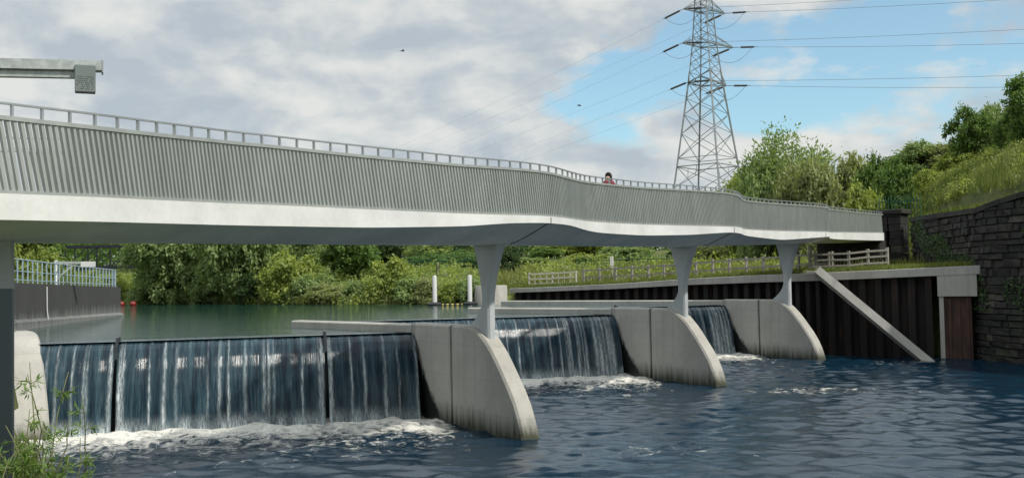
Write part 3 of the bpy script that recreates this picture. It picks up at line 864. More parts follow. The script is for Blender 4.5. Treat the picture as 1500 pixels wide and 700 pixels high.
# coping beam
V = []; F = []; k_ = 0
for d in np.linspace(0, Ltot, 70):
    p = cpos(d); nl = cnorm(d); th = .36 - .09 * sstep(np.array([d]), 10, 24)[0]
    for o_, z_ in ((-.02, -th), (-.02, -.02), (.0, 0), (.62, 0), (.62, -th)): V.append((p[0] + nl[0] * o_, p[1] + nl[1] * o_, p[2] + z_))
for i in range(69):
    for k in range(5):
        k2 = (k + 1) % 5; F.append((i * 5 + k, i * 5 + 5 + k, i * 5 + 5 + k2, i * 5 + k2))
F.append((0, 1, 2, 3, 4)); F.append((345, 346, 347, 348, 349)[::-1])
o = link_mesh('coping', V, F, M['coping'], T); bm = bmesh.new(); bm.from_mesh(o.data); bmesh.ops.recalc_face_normals(bm, faces=bm.faces); bm.to_mesh(o.data); bm.free()
D_ = np.linspace(.0, Ltot, 60); turf_strip([cpos(q) for q in D_], [cnorm(q) for q in D_], .55, 2.4, -.03)
# concrete block, light end post and rusty end panel next to the stone wall
def face_box(d0, d1, o0, o1, z0, z1, name, m, parent):
    mb = MB(); P = []
    for d, o_ in ((d0, o0), (d1, o0), (d1, o1), (d0, o1)):
        p = cpos(d); nl = cnorm(1.0) * o_; P.append((p[0] + nl[0], p[1] + nl[1]))
    mb.hexa([(x, y, z0) for x, y in P][::-1], [(x, y, z1) for x, y in P][::-1]); return mb.build(name, m, parent)
face_box(.15, 1.72, .0, .6, 2.68, 3.6, 'bearing_block', M['coping'], T)
face_box(1.50, 1.68, .06, .5, -1, 2.67, 'end_post', M['coping'], T)
mb = MB()
for j in range(4): pass
face_box(.42, 1.495, .16, .5, -1, 2.665, 'end_panel', M['rust'], T)
for j in range(3): face_box(.5 + j * .36, .62 + j * .36, .10, .158, -1, 2.6, 'end_panel_rib', M['rust'], T)
# sloping strut in front of the piling
a = at(1197, 400, 46.6); b = at(1352, 526, 43.9)
T = empty('sloping_beam', (b.x, b.y, 0), 0, 'pale concrete beam leaning from the coping down into the water against the dark piling', 'beam')
mb = MB(); d_ = (b - a).normalized(); b2 = b + d_ * 1.2
mb.bar(a + Vector((-.05, -.25, .08)), b2 + Vector((0, -.1, 0)), .34, .62, (0, 1, .0)); mb.build('beam', M['coping'], T)
mb = MB(); mb.bevel_box((a.x - .12, a.y - .05, a.z + .02), (.75, .5, .16), R(-25), .02); mb.build('head_plate', M['coping'], T)

# stone masonry wall made of laid blocks
def masonry(name, path, ztop, zbot, parent, seed, ch=.31, bl=(.32, .95), depth=.5):
    r_ = random.Random(seed); mb = MB(); c_ = along(path); L = c_[-1]
    pos = lambda d: np.array([np.interp(d, c_, [q[k] for q in path]) for k in range(2)])
    def nrm(d):
        a, b = pos(max(0, d - .4)), pos(min(L, d + .4)); t_ = b - a; t_ /= np.linalg.norm(t_); return np.array((-t_[1], t_[0]))
    z = zbot
    while True:
        h = ch * r_.uniform(.75, 1.2); d = -r_.uniform(0, .5); any_ = False
        while d < L:
            l = r_.uniform(*bl); d0, d1 = max(d, 0), min(d + l, L); d += l
            if d1 - d0 < .12: continue
            zt = min(z + h - .022, float(np.interp((d0 + d1) / 2, c_, ztop)))
            if zt - z < .1: continue
            any_ = True; pr = r_.uniform(0, .10); rg = [r_.uniform(-.05, .05) for _ in range(8)]
            P = []
            for dd, o_ in ((d0 + .012, pr), (d1 - .012, pr), (d1 - .012, -depth), (d0 + .012, -depth)):
                q = pos(dd) + nrm((d0 + d1) / 2) * o_; P.append(q)
            cen = sum(P[:2]) / 2
            # a pillowed face: bevelled block
            n_ = nrm((d0 + d1) / 2); b_ = .03; tv = (P[1] - P[0]); tv /= np.linalg.norm(tv)
            V = []
            for q, sx in ((P[0], 1), (P[1], -1)):
                for zz in (z, zt): V.append((*(q - n_ * .04), zz))
            i0 = [P[0] + tv * b_, P[1] - tv * b_]
            F0 = [(*(i0[0] + n_ * rg[0]), z + b_), (*(i0[1] + n_ * rg[1]), z + b_), (*(i0[1] + n_ * rg[2]), zt - b_), (*(i0[0] + n_ * rg[3]), zt - b_)]
            Bk = [(*P[3], z), (*P[2], z), (*P[2], zt), (*P[3], zt)]
            O = [V[0], V[2], V[3], V[1]]
            allv = F0 + O + Bk
            Fs = [(0, 1, 2, 3)]
            for k in range(4):
                k2 = (k + 1) % 4
                Fs.append((4 + k, 4 + k2, k2, k)); Fs.append((8 + k, 8 + k2, 4 + k2, 4 + k))
            mb.add(allv, Fs)
        z += h
        if not any_ and z > max(ztop): break
        if z > 12: break
    o = mb.build(name, M['stone'], parent); bm = bmesh.new(); bm.from_mesh(o.data); bmesh.ops.recalc_face_normals(bm, faces=bm.faces); bm.to_mesh(o.data); bm.free()
    # mortar core behind the faces
    V = []; F = []
    D = np.linspace(0, L, 40)
    for d in D:
        q = pos(d) - nrm(d) * .06; V += [(*q, zbot), (*q, float(np.interp(d, c_, ztop)) - .01)]
    for i in range(39): F.append((2 * i, 2 * i + 2, 2 * i + 3, 2 * i + 1))
    link_mesh('mortar', V, F, M['mortar'], o)
    return o, pos, nrm, L, c_
sp = STONE[:8]
T = empty('stone_wall', (sp[3][0], sp[3][1], 0), 0, 'tall blackened stone wall rising from the water below the grassy embankment', 'wall')
pts = [np.array(q) for q in sp]
# smooth the plan a little
fine = []
for i in range(len(pts) - 1):
    p0 = pts[max(i - 1, 0)]; p1 = pts[i]; p2 = pts[i + 1]; p3 = pts[min(i + 2, len(pts) - 1)]
    for k in range(8):
        t_ = k / 8; fine.append(.5 * ((2 * p1) + (-p0 + p2) * t_ + (2 * p0 - 5 * p1 + 4 * p2 - p3) * t_ ** 2 + (-p0 + 3 * p1 - 3 * p2 + p3) * t_ ** 3))
fine.append(pts[-1])
kz = along(sp); kf = along(fine); zt = list(np.interp(np.array(kf) / kf[-1], np.array(kz) / kz[-1], STONE_Z[:8]))
path_rev = fine[::1]
def flip(x): return x
o, pos, nrm, L, c_ = masonry('masonry', [np.array(q) for q in fine][::-1], zt[::-1], -.6, T, 3)
mb = MB(); D = np.arange(0, L, .9)
for d in D:
    d1 = min(L, d + .88); q0, q1 = pos(d), pos(d1); n0, n1 = nrm(d), nrm(d1); z0, z1 = float(np.interp(d, c_, zt[::-1])), float(np.interp(d1, c_, zt[::-1]))
    B = [(*(q0 + n0 * .11), z0), (*(q1 + n1 * .11), z1), (*(q1 - n1 * .5), z1), (*(q0 - n0 * .5), z0)]
    Tt = [(x, y, z + .22) for x, y, z in B]; Tt[2] = (Tt[2][0], Tt[2][1], Tt[2][2] + .04); Tt[3] = (Tt[3][0], Tt[3][1], Tt[3][2] + .04)
    mb.hexa(B[::1], Tt[::1])
o = mb.build('coping', M['stone'], T); bm = bmesh.new(); bm.from_mesh(o.data); bmesh.ops.recalc_face_normals(bm, faces=bm.faces); bm.to_mesh(o.data); bm.free()
D_ = np.linspace(0, L, 50); turf_strip([(*pos(q), float(np.interp(q, c_, zt[::-1]))) for q in D_], [-nrm(q) for q in D_], .42, 2.6, .1)
# pillar at the landing
pc = np.array((21.15, 56.9)); ang = R(-38)
T = empty('stone_pillar', (*pc, 4.0), 0, 'square dark stone pillar with a flat cap at the end of the footbridge', 'pillar')
h = .86; cn = [pc + np.array((math.cos(ang + PI / 4 + k * PI / 2), math.sin(ang + PI / 4 + k * PI / 2))) * h * 1.1 for k in range(4)]
mb = MB(); r_ = random.Random(8); z = 3.6
while z < 6.9:
    hh = .42 * r_.uniform(.9, 1.1); f = 1 + r_.uniform(-.02, .03)
    zt_ = min(z + hh - .025, 6.92); half = .5
    e = [pc + (q - pc) * f for q in cn]
    for s_ in (0, 1):
        sp_ = r_.uniform(.4, .6)
        A, B_, C_, D_ = e[0], e[1], e[2], e[3]
        m1, m2 = A + (B_ - A) * sp_, D_ + (C_ - D_) * sp_
        P = [A, m1, m2, D_] if s_ == 0 else [m1 + (B_ - A) * .012, B_, C_, m2 + (C_ - D_) * .012]
        mb.hexa([(*q, z) for q in P], [(*q, zt_) for q in P])
    z += hh
o = mb.build('shaft', M['stone'], T)
mb = MB(); mb.bevel_box((*pc, 7.06), (1.62, 1.62, .26), ang + 0, .04); mb.build('cap', M['stone'], T)
# abutment below the landing
ab = BC + BD * 35.6
T = empty('bridge_abutment', (ab.x, ab.y, 3.8), 0, 'dark stone abutment under the far end of the footbridge', 'abutment')
mb = MB(); mb.bevel_box((ab.x + .3, ab.y + .5, 4.3), (3.4, 1.4, 2.3), math.atan2(-BN.y, -BN.x), .05); mb.build('abutment_block', M['stone'], T)

# roundhead at the end of the coping
p = at(719, 440, 60.5); T = empty('concrete_roundhead', (p.x, p.y, 1.5), 0, 'pale round concrete wall end standing in the water behind the nearest column', 'wall end')
mb = MB(); mb.lathe((p.x, p.y, 0), [(.98, 1.0), (.98, 3.36), (.93, 3.42), (.0, 3.42)], 28); auto_smooth(mb.build('drum', M['coping'], T), 40)

# ------------------------------------------------------------------ fences on the bank
def offs(d, o_):
    p = cpos(d); nl = cnorm(d); return p[0] + nl[0] * o_, p[1] + nl[1] * o_
def post_rail(label, pts, m, hgt, rails, spacing, pw=.12, verticals=None, group='timber fences along the far bank'):
    T = empty('timber_fence', (pts[0][0], pts[0][1], gz(*pts[0])), 0, label, 'fence', group)
    c_ = along(pts); L = c_[-1]; n = max(1, round(L / spacing)); P = []
    for i in range(n + 1):
        d = L * i / n; x, y = [float(np.interp(d, c_, [q[k] for q in pts])) for k in range(2)]; z = gz(x, y)
        P.append((x, y, z)); mb = MB(); mb.box((x, y, z + hgt / 2 - .1), (pw, pw, hgt + .2 + random.uniform(-.04, .06)), random.uniform(0, 1)); mb.build('post', m, T)
    for a, b in zip(P[:-1], P[1:]):
        for r_ in rails:
            mb = MB(); mb.bar((a[0], a[1] - .06, a[2] + r_), (b[0], b[1] - .06, b[2] + r_ + random.uniform(-.03, .03)), .04, .09); mb.build('rail', m, T)
        if verticals:
            k = int(math.dist(a, b) / verticals)
            for j in range(1, k):
                f = j / k; mb = MB(); x, y, z = [a[q] + f * (b[q] - a[q]) for q in range(3)]
                mb.bar((x, y - .05, z + .1), (x, y - .05, z + hgt - .02), .04); mb.build('picket', m, T)
    return T
post_rail('pale lattice-like timber fence next to the round concrete wall end', [offs(Ltot - .4, 1.6), offs(Ltot - 3.2, 2.4)], M['paletimber'], 1.0, (.3, .62, .93), 1.4, .1, .35)
post_rail('grey timber post and rail fence running above the coping between the columns', [offs(d, 2.6) for d in np.linspace(Ltot - 3.6, 8.6, 9)], M['timber'], 1.12, (.55, 1.0), 1.15, .11)
p1, p2, p3 = at(1187, 392, 50), at(1243, 390, 49.4), at(1300, 388, 49.2)
post_rail('short grey timber fence below the bridge end, in front of the stone pillar', [(p1.x, p1.y), (p2.x, p2.y), (p3.x, p3.y)], M['timber'], 1.1, (.42, .72, 1.0), 1.0, .12)

def palisade(label, pts, hgt, spacing, zoff=0, zabs=None):
    T = empty('palisade_fence', (*pts[0], gz(*pts[0])), 0, label, 'fence', 'green metal fences')
    c_ = along(pts); L = c_[-1]; n = int(L / spacing); P = []
    for i in range(n + 1):
        d = L * i / n; x, y = [float(np.interp(d, c_, [q[k] for q in pts])) for k in range(2)]; P.append((x, y, gz(x, y) + zoff if zabs is None else zabs))
    mb = MB()
    for x, y, z in P:
        mb.bar((x, y, z - .1), (x, y, z + hgt - .1), .07, .02); mb.bar((x, y, z + hgt - .1), (x, y, z + hgt), .03, .02)
    mb.build('paling', M['greenfence'], T)
    for r_ in (.3, hgt - .35):
        mb = MB(); mb.sweep([(x, y + .04, z + r_) for x, y, z in P], .04, .05); mb.build('rail', M['greenfence'], T)
    return T
q1, q2 = at(1288, 300, 59.4), at(1348, 300, 58.0)
palisade('green palisade fence just behind the stone pillar', [(q1.x, q1.y), (q2.x, q2.y)], 2.55, .17, 0, 5.6)
q1, q2 = at(598, 410, 78), at(700, 405, 76)
palisade('faint green mesh fence behind the mooring posts and reeds', [(q1.x, q1.y), (q2.x, q2.y)], 1.9, .16, .6)
q1, q2 = at(845, 400, 74), at(985, 392, 70)
palisade('faint green fence crossing the meadow behind the timber fence', [(q1.x, q1.y), (q2.x, q2.y)], 1.6, .2, .1)

# mooring posts, float line, buoys, poles
MP = []
for px, lab in ((637, 'white mooring post standing farther from the column, with a dark floating collar'), (688.5, 'white mooring post right beside the nearest column, with a dark floating collar')):
    p = at(px, 441, 59.5); T = empty('mooring_post', (p.x, p.y, 2), 0, lab, 'post', 'mooring posts at the far shore')
    mb = MB(); mb.lathe((p.x, p.y, 0), [(.13, .5), (.13, 3.98), (.09, 4.06), (.0, 4.06)], 14); auto_smooth(mb.build('pile', M['white_plastic'], T), 40)
    mb = MB(); mb.lathe((p.x, p.y, 0), [(.2, 2.25), (.42, 2.3), (.44, 2.42), (.3, 2.5), (.16, 2.52)], 14); auto_smooth(mb.build('collar', M['black'], T), 40); MP.append(p)
a, b = MP
for i in range(13):
    f = (i + 1.0) / 14
    x, y = a.x + (b.x - a.x) * f, a.y + (b.y - a.y) * f
    mb = MB(); mb.lathe((0, 0, 0), [(.0, -.09), (.05, -.07), (.065, 0), (.05, .07), (0, .09)], 10)
    o = mb.build('float', M['yellow'] if i % 2 == 0 else M['black'], None, True); o.location = (x, y, 2.36); o.rotation_euler = (0, R(90), math.atan2(b.y - a.y, b.x - a.x))
    tag(o, 'yellow float on the line strung between the white mooring posts' if i % 2 == 0 else 'black float on the line strung between the white mooring posts', 'float', 'yellow floats between the mooring posts' if i % 2 == 0 else 'black floats between the mooring posts')
for px, lab in ((178, 'red buoy at the far shore, nearer to the end of the dark wall'), (195, 'red buoy at the far shore, nearer to the big willow')):
    p = at(px, 443.5, 76); T = empty('buoy', (p.x, p.y, 2.3), 0, lab, 'buoy', 'red buoys at the far shore')
    mb = MB(); mb.lathe((p.x, p.y, 2.45), [(.0, -.24), (.17, -.19), (.25, 0), (.23, .12), (.14, .19), (.0, .22)], 14); mb.build('float', M['red'], T, True)
    mb = MB(); mb.tube([(p.x, p.y, 2.78), (p.x, p.y, 2.9)], .05, 8); mb.build('lug', M['black'], T)
def pole(px, ytop, Y, m, label, r=.06):
    p = at(px, ytop, Y); g = gz(p.x, p.y); T = empty('marker_pole', (p.x, p.y, g), 0, label, 'pole')
    mb = MB(); mb.tube([(p.x, p.y, g - .3), (p.x, p.y, p.z)], r, 8); mb.build('shaft', M['paletimber'], T)
    mb = MB(); mb.bevel_box((p.x, p.y - .02, p.z - .35), (.24, .06, .6), 0, .01); mb.build('plate', m, T)
pole(641.5, 385, 72, M['truss'], 'slim pole with a dark blue plate among the reeds behind the mooring posts')
pole(652, 397, 72, M['white_plastic'], 'slim pole with a small pale plate among the reeds behind the mooring posts')
pole(896, 375, 68, M['white_plastic'], 'slim white sign pole behind the timber fence in the meadow')
pole(1186, 360, 53, M['white_plastic'], 'white sign post under the far end of the bridge, beside the farthest column', .09)

# shore rocks
for i, (px, s_) in enumerate(((493, .35), (502, .5), (509, .3), (560, .2))):
    p = onz(px, 443.4, 2.34); bm = bmesh.new(); bmesh.ops.create_icosphere(bm, subdivisions=2, radius=1)
    r_ = random.Random(i)
    for v_ in bm.verts: v_.co *= s_ * (1 + r_.uniform(-.22, .22)); v_.co.z *= .6
    me = bpy.data.meshes.new('shore_rock'); bm.to_mesh(me); bm.free(); me.materials.append(M['boulder'])
    o = bpy.data.objects.new('shore_rock', me); col.objects.link(o); o.location = (p.x, p.y, 2.38)
    tag(o, ['small pale rock at the waterline, first in the cluster from the big willow', 'largest pale rock at the waterline of the far shore', 'small pale rock at the waterline on the column side of the largest one', 'smallest pale rock, alone at the waterline below the reeds'][i], 'rock', 'pale rocks on the far shore')

# truss bridge far upstream
T = empty('truss_bridge', (-52, 108, 5), 0, 'dark steel truss bridge crossing the river among the trees far upstream', 'bridge')
a0, a1 = Vector((-64, 108, 0)), Vector((-36, 110, 0)); zb, zt_ = 5.85, 8.1; nb = 12
for yo in (0, 2.4):
    side = MB(); 
    Q = [a0.lerp(a1, i / nb) + Vector((0, yo, 0)) for i in range(nb + 1)]
    side.bar(Q[0] + Vector((0, 0, zb)), Q[-1] + Vector((0, 0, zb)), .22, .3); side.bar(Q[0] + Vector((0, 0, zt_)), Q[-1] + Vector((0, 0, zt_)), .2, .24)
    for i, q in enumerate(Q):
        side.bar(q + Vector((0, 0, zb)), q + Vector((0, 0, zt_)), .13)
        if i < nb:
            n_ = Q[i + 1]; side.bar(q + Vector((0, 0, zb if i % 2 else zt_)), n_ + Vector((0, 0, zt_ if i % 2 else zb)), .1)
    side.build('truss', M['truss'], T)
mb = MB(); mb.bar(a0 + Vector((0, 1.2, zb + .02)), a1 + Vector((0, 1.2, zb + .02)), 2.1, .14); mb.build('deck', M['truss'], T)
for f in (.05, .95):
    q = a0.lerp(a1, f); mb = MB(); mb.box((q.x, q.y + 1.2, 3.8), (.9, 2.6, 4)); mb.build('support', M['coping'], T)

# ------------------------------------------------------------------ pylon and power lines
PD = 172.0
pb = at(1041, 402, PD); T = empty('electricity_pylon', (pb.x, pb.y, 4.0), 0, 'tall steel lattice electricity pylon with brown insulators, behind the footbridge', 'pylon')
pxx = lambda y_: 1036.5 + (y_ - 120) * .021
def zpy(y_): return at(1036, y_, PD).z
halfd = lambda y_: float(np.interp(y_, [-60, 15, 66, 122, 245, 402], [9, 14, 18.5, 26, 46.5, 73])) * PD / FPX   # half diagonal
rotp = R(6)
def leg(k, y_):
    a_ = rotp + k * PI / 2 + PI; hd = halfd(y_)
    return Vector((pb.x + hd * math.cos(a_), pb.y + hd * math.sin(a_), zpy(y_)))
LV = [402, 330, 275, 244, 232, 196, 168, 144, 122, 106, 93, 80, 66, 53, 40, 28, 15, 3, -10, -22, -35]
for k in range(4):
    mb = MB()
    for y0, y1 in zip(LV[:-1], LV[1:]): mb.bar(leg(k, y0), leg(k, y1), .25 if y0 > 120 else .17)
    mb.build('leg', M['pylon'], T)
for k in range(4):
    mb = MB(); k2 = (k + 1) % 4
    for i, (y0, y1) in enumerate(zip(LV[:-1], LV[1:])):
        w_ = .085 if y0 > 120 else .065
        if y0 - y1 < 13 and y0 == 244: 
            mb.bar(leg(k, y0), leg(k2, y0), .14); mb.bar(leg(k, y1), leg(k2, y1), .1); continue
        mb.bar(leg(k, y0), leg(k2, y1), w_); mb.bar(leg(k2, y0), leg(k, y1), w_)
        if y0 in (122, 66, 15, 330, -35): mb.bar(leg(k, y0), leg(k2, y0), .13)
        if y0 > 240:
            m0 = (leg(k, y0) + leg(k2, y1)) / 2; mb.bar((leg(k, y1) + leg(k2, y1)) / 2, (leg(k, y0) + leg(k2, y1)) / 2, .08)
    mb.build('lattice', M['pylon'], T)
tips = []
for (y_, lx, rx) in ((122, 1010, 1064), (66, 999, 1074), (16, 1001, 1062)):
    for side, px in ((-1, lx), (1, rx)):
        dy = 4 * (1 if side > 0 else -.6); tip = at(px, y_ + dy, PD - side * -1.0)
        k = 0 if side < 0 else 2
        mb = MB()
        for kk in (k, (k + 1) % 4, (k + 3) % 4):
            mb.bar(leg(kk, y_), tip, .12); mb.bar(leg(kk, y_ - 14), tip, .10)
        for f in (.35, .7): mb.bar(leg(k, y_).lerp(tip, f), leg(k, y_ - 14).lerp(tip, f), .07)
        mb.build('cross_arm', M['pylon'], T); tips.append((tip, side, y_))
mb = MB()
for k in range(4): mb.bar(leg(k, -35), Vector((pb.x, pb.y, zpy(-62))), .12)
mb.build('peak', M['pylon'], T)
WIRE_R = {(122, -1): 104, (122, 1): 121.5, (66, -1): 37, (66, 1): 57.5, (16, -1): -22, (16, 1): -8}
WIRE_LAB = {(122, -1): 'lowest', (66, -1): 'middle', (16, -1): 'topmost', (122, 1): 'lowest', (66, 1): 'middle', (16, 1): 'topmost'}
for tip, side, y_ in tips:
    # towards the camera's right
    far = at(1500, WIRE_R[(y_, side)], 150)
    dirr = (far - tip).normalized()
    i0, i1 = tip + dirr * .9, tip + dirr * 3.2
    if side > 0: i0, i1 = tip + dirr * 1.4, tip + dirr * 3.7
    mb = MB(); n = 9
    prof = []
    for q in range(n): mb.tube([i0.lerp(i1, q / n), i0.lerp(i1, (q + .62) / n)], [.19, .16], 8)
    mb.tube([tip, i1 + dirr * .5], .05, 5); mb.build('insulator', M['insul'], T)
    e = far + (far - i1) * .9
    pts = []
    for q in range(25):
        f = q / 24; p = i1.lerp(e, f); p.z -= 2.6 * 4 * f * (1 - f) * .25; pts.append(p)
    off = at(1500, WIRE_R[(y_, side)], 150)
    mb = MB(); mb.tube(pts, .026, 4); o = mb.build('power_line', M['wire'], None, False, pts[0])
    tag(o, f'{WIRE_LAB[(y_, side)]} power line leaving the {"near column side" if side < 0 else "embankment side"} arm of the pylon over the embankment', 'power line', 'power lines on the pylon')
    # away to the left
    far = at(470 + (12 if side > 0 else 0), {122: 322, 66: 292, 16: 262}[y_] + (4 if side > 0 else 0), 460)
    dl = (far - tip).normalized(); dl2 = (dl + Vector((0, 0, -.02))).normalized()
    i0, i1 = tip + dl2 * 1.4, tip + dl2 * 6.2
    mb = MB()
    for q in range(n): mb.tube([i0.lerp(i1, q / n), i0.lerp(i1, (q + .62) / n)], [.19, .16], 8)
    mb.tube([tip, i1 + dl2 * .5], .05, 5); mb.build('insulator', M['insul'], T)
    pts = []
    for q in range(25):
        f = q / 24; p = i1.lerp(far, f); p.z -= 5 * 4 * f * (1 - f) * .3; pts.append(p)
    mb = MB(); mb.tube(pts, .013, 4); o = mb.build('power_line', M['wire'], None, False, pts[0])
    tag(o, f'{WIRE_LAB[(y_, side)]} power line from the {"near column side" if side < 0 else "embankment side"} arm of the pylon dropping behind the footbridge', 'power line', 'power lines on the pylon')
    # jumper loop under the arm
    j0, j1 = tip + dl2 * 6.0, tip + dirr * 3.4
    mb = MB(); mb.tube([j0.lerp(j1, q / 10) - Vector((0, 0, 1.9 * 4 * (q / 10) * (1 - q / 10))) for q in range(11)], .03, 4); mb.build('jumper', M['wire'], T)

# ------------------------------------------------------------------ birds
for px, py, Y, rz, lab in ((590, 75, 95, .3, 'small dark bird gliding high over the middle of the footbridge'), (849, 155, 100, -.5, 'small dark bird in the sky between the pylon and the bridge railing')):
    p = at(px, py, Y); T = empty('bird', p, rz, lab, 'bird', 'birds in the sky')
    mb = MB(); mb.lathe((0, 0, 0), [(.0, -.2), (.03, -.16), (.06, -.05), (.055, .05), (.035, .12), (.03, .16), (.0, .2)], 8)
    V = [(z_, y_, x_) for x_, y_, z_ in mb.V]; o = link_mesh('body', V, mb.F, M['black'], None, True); o.parent = T
    for s_ in (-1, 1):
        V = [(.08, .04 * s_, .02), (-.06, .04 * s_, .02), (-.06, .22 * s_, .09), (.05, .22 * s_, .09), (-.1, .46 * s_, .04), (-.04, .46 * s_, .05)]
        V = V + [(x, y, z - .012) for x, y, z in V]
        F = [(0, 1, 2, 3), (3, 2, 4, 5), (9, 8, 7, 6), (11, 10, 8, 9), (0, 3, 9, 6), (3, 5, 11, 9), (5, 4, 10, 11), (4, 2, 8, 10), (2, 1, 7, 8), (1, 0, 6, 7)]
        o = link_mesh('wing', V, F, M['black']); o.parent = T
    V = [(-.18, -.03, 0), (-.18, .03, 0), (-.32, .06, 0), (-.32, -.06, 0)]; V += [(x, y, z + .012) for x, y, z in V]
    o = link_mesh('tail', V, [(3, 2, 1, 0), (4, 5, 6, 7), (0, 1, 5, 4), (1, 2, 6, 5), (2, 3, 7, 6), (3, 0, 4, 7)], M['black']); o.parent = T

# ------------------------------------------------------------------ person on the bridge
def skinned(name, verts, edges, radii, m, parent, sub=2):
    me = bpy.data.meshes.new(name); me.from_pydata(verts, edges, []); me.materials.append(m)
    o = bpy.data.objects.new(name, me); col.objects.link(o); o.parent = parent
    md = o.modifiers.new('skin', 'SKIN'); md.use_smooth_shade = True
    sk = me.skin_vertices[0].data
    for i, r_ in enumerate(radii): sk[i].radius = (r_, r_) if not hasattr(r_, '__len__') else r_; sk[i].use_root = (i == 0)
    md2 = o.modifiers.new('sub', 'SUBSURF'); md2.levels = sub; md2.render_levels = sub
    return o
sP = 6.95; pp = BC + BD * sP - BN * .1
zP = fz(ZT, sP) - .02
ang = math.atan2(-BD.y, -BD.x)
T = empty('person', (pp.x, pp.y, zP), ang, 'person with long black hair and a dark red jacket walking along the footbridge', 'person')
skin = plain('skin', (.45, .29, .21), .6, 0, .05); hairm = plain('black_hair', (.010, .008, .008), .8); jack = plain('dark_red_jacket', (.17, .010, .028), .8); trou = plain('dark_trousers', (.02, .022, .03), .8)
# faces +x
bv = [(0, 0, .90), (0, 0, 1.08), (0, 0, 1.26), (0, 0, 1.36), (.01, 0, 1.44), (.02, 0, 1.52), (.025, 0, 1.59),
      (0, .16, 1.33), (-.04, .22, 1.06), (.08, .22, .84), (.12, .22, .77), (0, -.16, 1.33), (.02, -.22, 1.06), (.12, -.21, .86), (.16, -.2, .79),
      (0, .09, .86), (.14, .09, .48), (.10, .09, .08), (.24, .09, .04), (0, -.09, .86), (-.04, -.09, .47), (-.22, -.09, .10), (-.10, -.09, .04)]
be = [(0, 1), (1, 2), (2, 3), (3, 4), (4, 5), (5, 6), (3, 7), (7, 8), (8, 9), (9, 10), (3, 11), (11, 12), (12, 13), (13, 14), (0, 15), (15, 16), (16, 17), (17, 18), (0, 19), (19, 20), (20, 21), (21, 22)]
br = [(.14, .11), (.12, .10), (.14, .10), (.12, .09), .05, .085, .075, .065, .045, .035, .03, .065, .045, .035, .03, .09, .06, .045, .04, .09, .06, .045, .04]
B = skinned('body', bv, be, br, skin, T)
jv = [(0, 0, .84), (0, 0, 1.02), (0, 0, 1.2), (0, 0, 1.36), (0, 0, 1.47), (0, .17, 1.36), (-.04, .225, 1.06), (.07, .225, .87), (0, -.17, 1.36), (.02, -.225, 1.06), (.11, -.215, .89)]
skinned('jacket', jv, [(0, 1), (1, 2), (2, 3), (3, 4), (3, 5), (5, 6), (6, 7), (3, 8), (8, 9), (9, 10)], [(.18, .15), (.15, .13), (.17, .13), (.16, .13), .085, .09, .062, .052, .085, .062, .052], jack, T)
tv = [(0, 0, .88), (0, .09, .82), (.14, .09, .48), (.10, .09, .1), (0, -.09, .82), (-.04, -.09, .47), (-.22, -.09, .12)]
skinned('trousers', tv, [(0, 1), (1, 2), (2, 3), (0, 4), (4, 5), (5, 6)], [(.16, .13), .11, .075, .06, .11, .075, .06], trou, T)
bm = bmesh.new(); bmesh.ops.create_uvsphere(bm, u_segments=20, v_segments=14, radius=1)
for v_ in bm.verts:
    x, y, z = v_.co
    low = max(0, -z); v_.co = ((x * .118 - .035 - .05 * low) if x < .45 else .018, y * (.108 + .03 * low), 1.60 + z * (.118 if z > 0 else .36))
me = bpy.data.meshes.new('hair'); bm.to_mesh(me); bm.free(); me.polygons.foreach_set('use_smooth', [True] * len(me.polygons)); me.materials.append(hairm)
o = bpy.data.objects.new('hair', me); col.objects.link(o); o.parent = T
fm = MB()
for s_ in (-1, 1): fm.lathe((.10, .033 * s_, 1.545), [(0, -.01), (.011, 0), (0, .01)], 8)
o = fm.build('eye', hairm); o.parent = B

# ------------------------------------------------------------------ foliage
def quads(P, A, Bv, m, name, tint, parent=None):
    """one mesh of leaf quads: centres P, half axes A and Bv"""
    n = len(P); V = np.empty((n, 4, 3)); V[:, 0] = P - A; V[:, 1] = P + Bv * .9 - A * .1; V[:, 2] = P + A; V[:, 3] = P - Bv * .9 - A * .1
    me = bpy.data.meshes.new(name)
    me.vertices.add(n * 4); me.vertices.foreach_set('co', V.ravel())
    me.loops.add(n * 4); me.loops.foreach_set('vertex_index', np.arange(n * 4, dtype=np.int32))
    me.polygons.add(n); me.polygons.foreach_set('loop_start', np.arange(0, n * 4, 4, dtype=np.int32))
    me.update(calc_edges=True)
    a = me.attributes.new('tint', 'FLOAT', 'FACE'); a.data.foreach_set('value', np.asarray(tint, dtype=np.float32))
    me.materials.append(m)
    o = bpy.data.objects.new(name, me); col.objects.link(o)
    if parent is not None: o.parent = parent
    return o
def unit(v): return v / np.maximum(np.linalg.norm(v, axis=-1, keepdims=True), 1e-9)

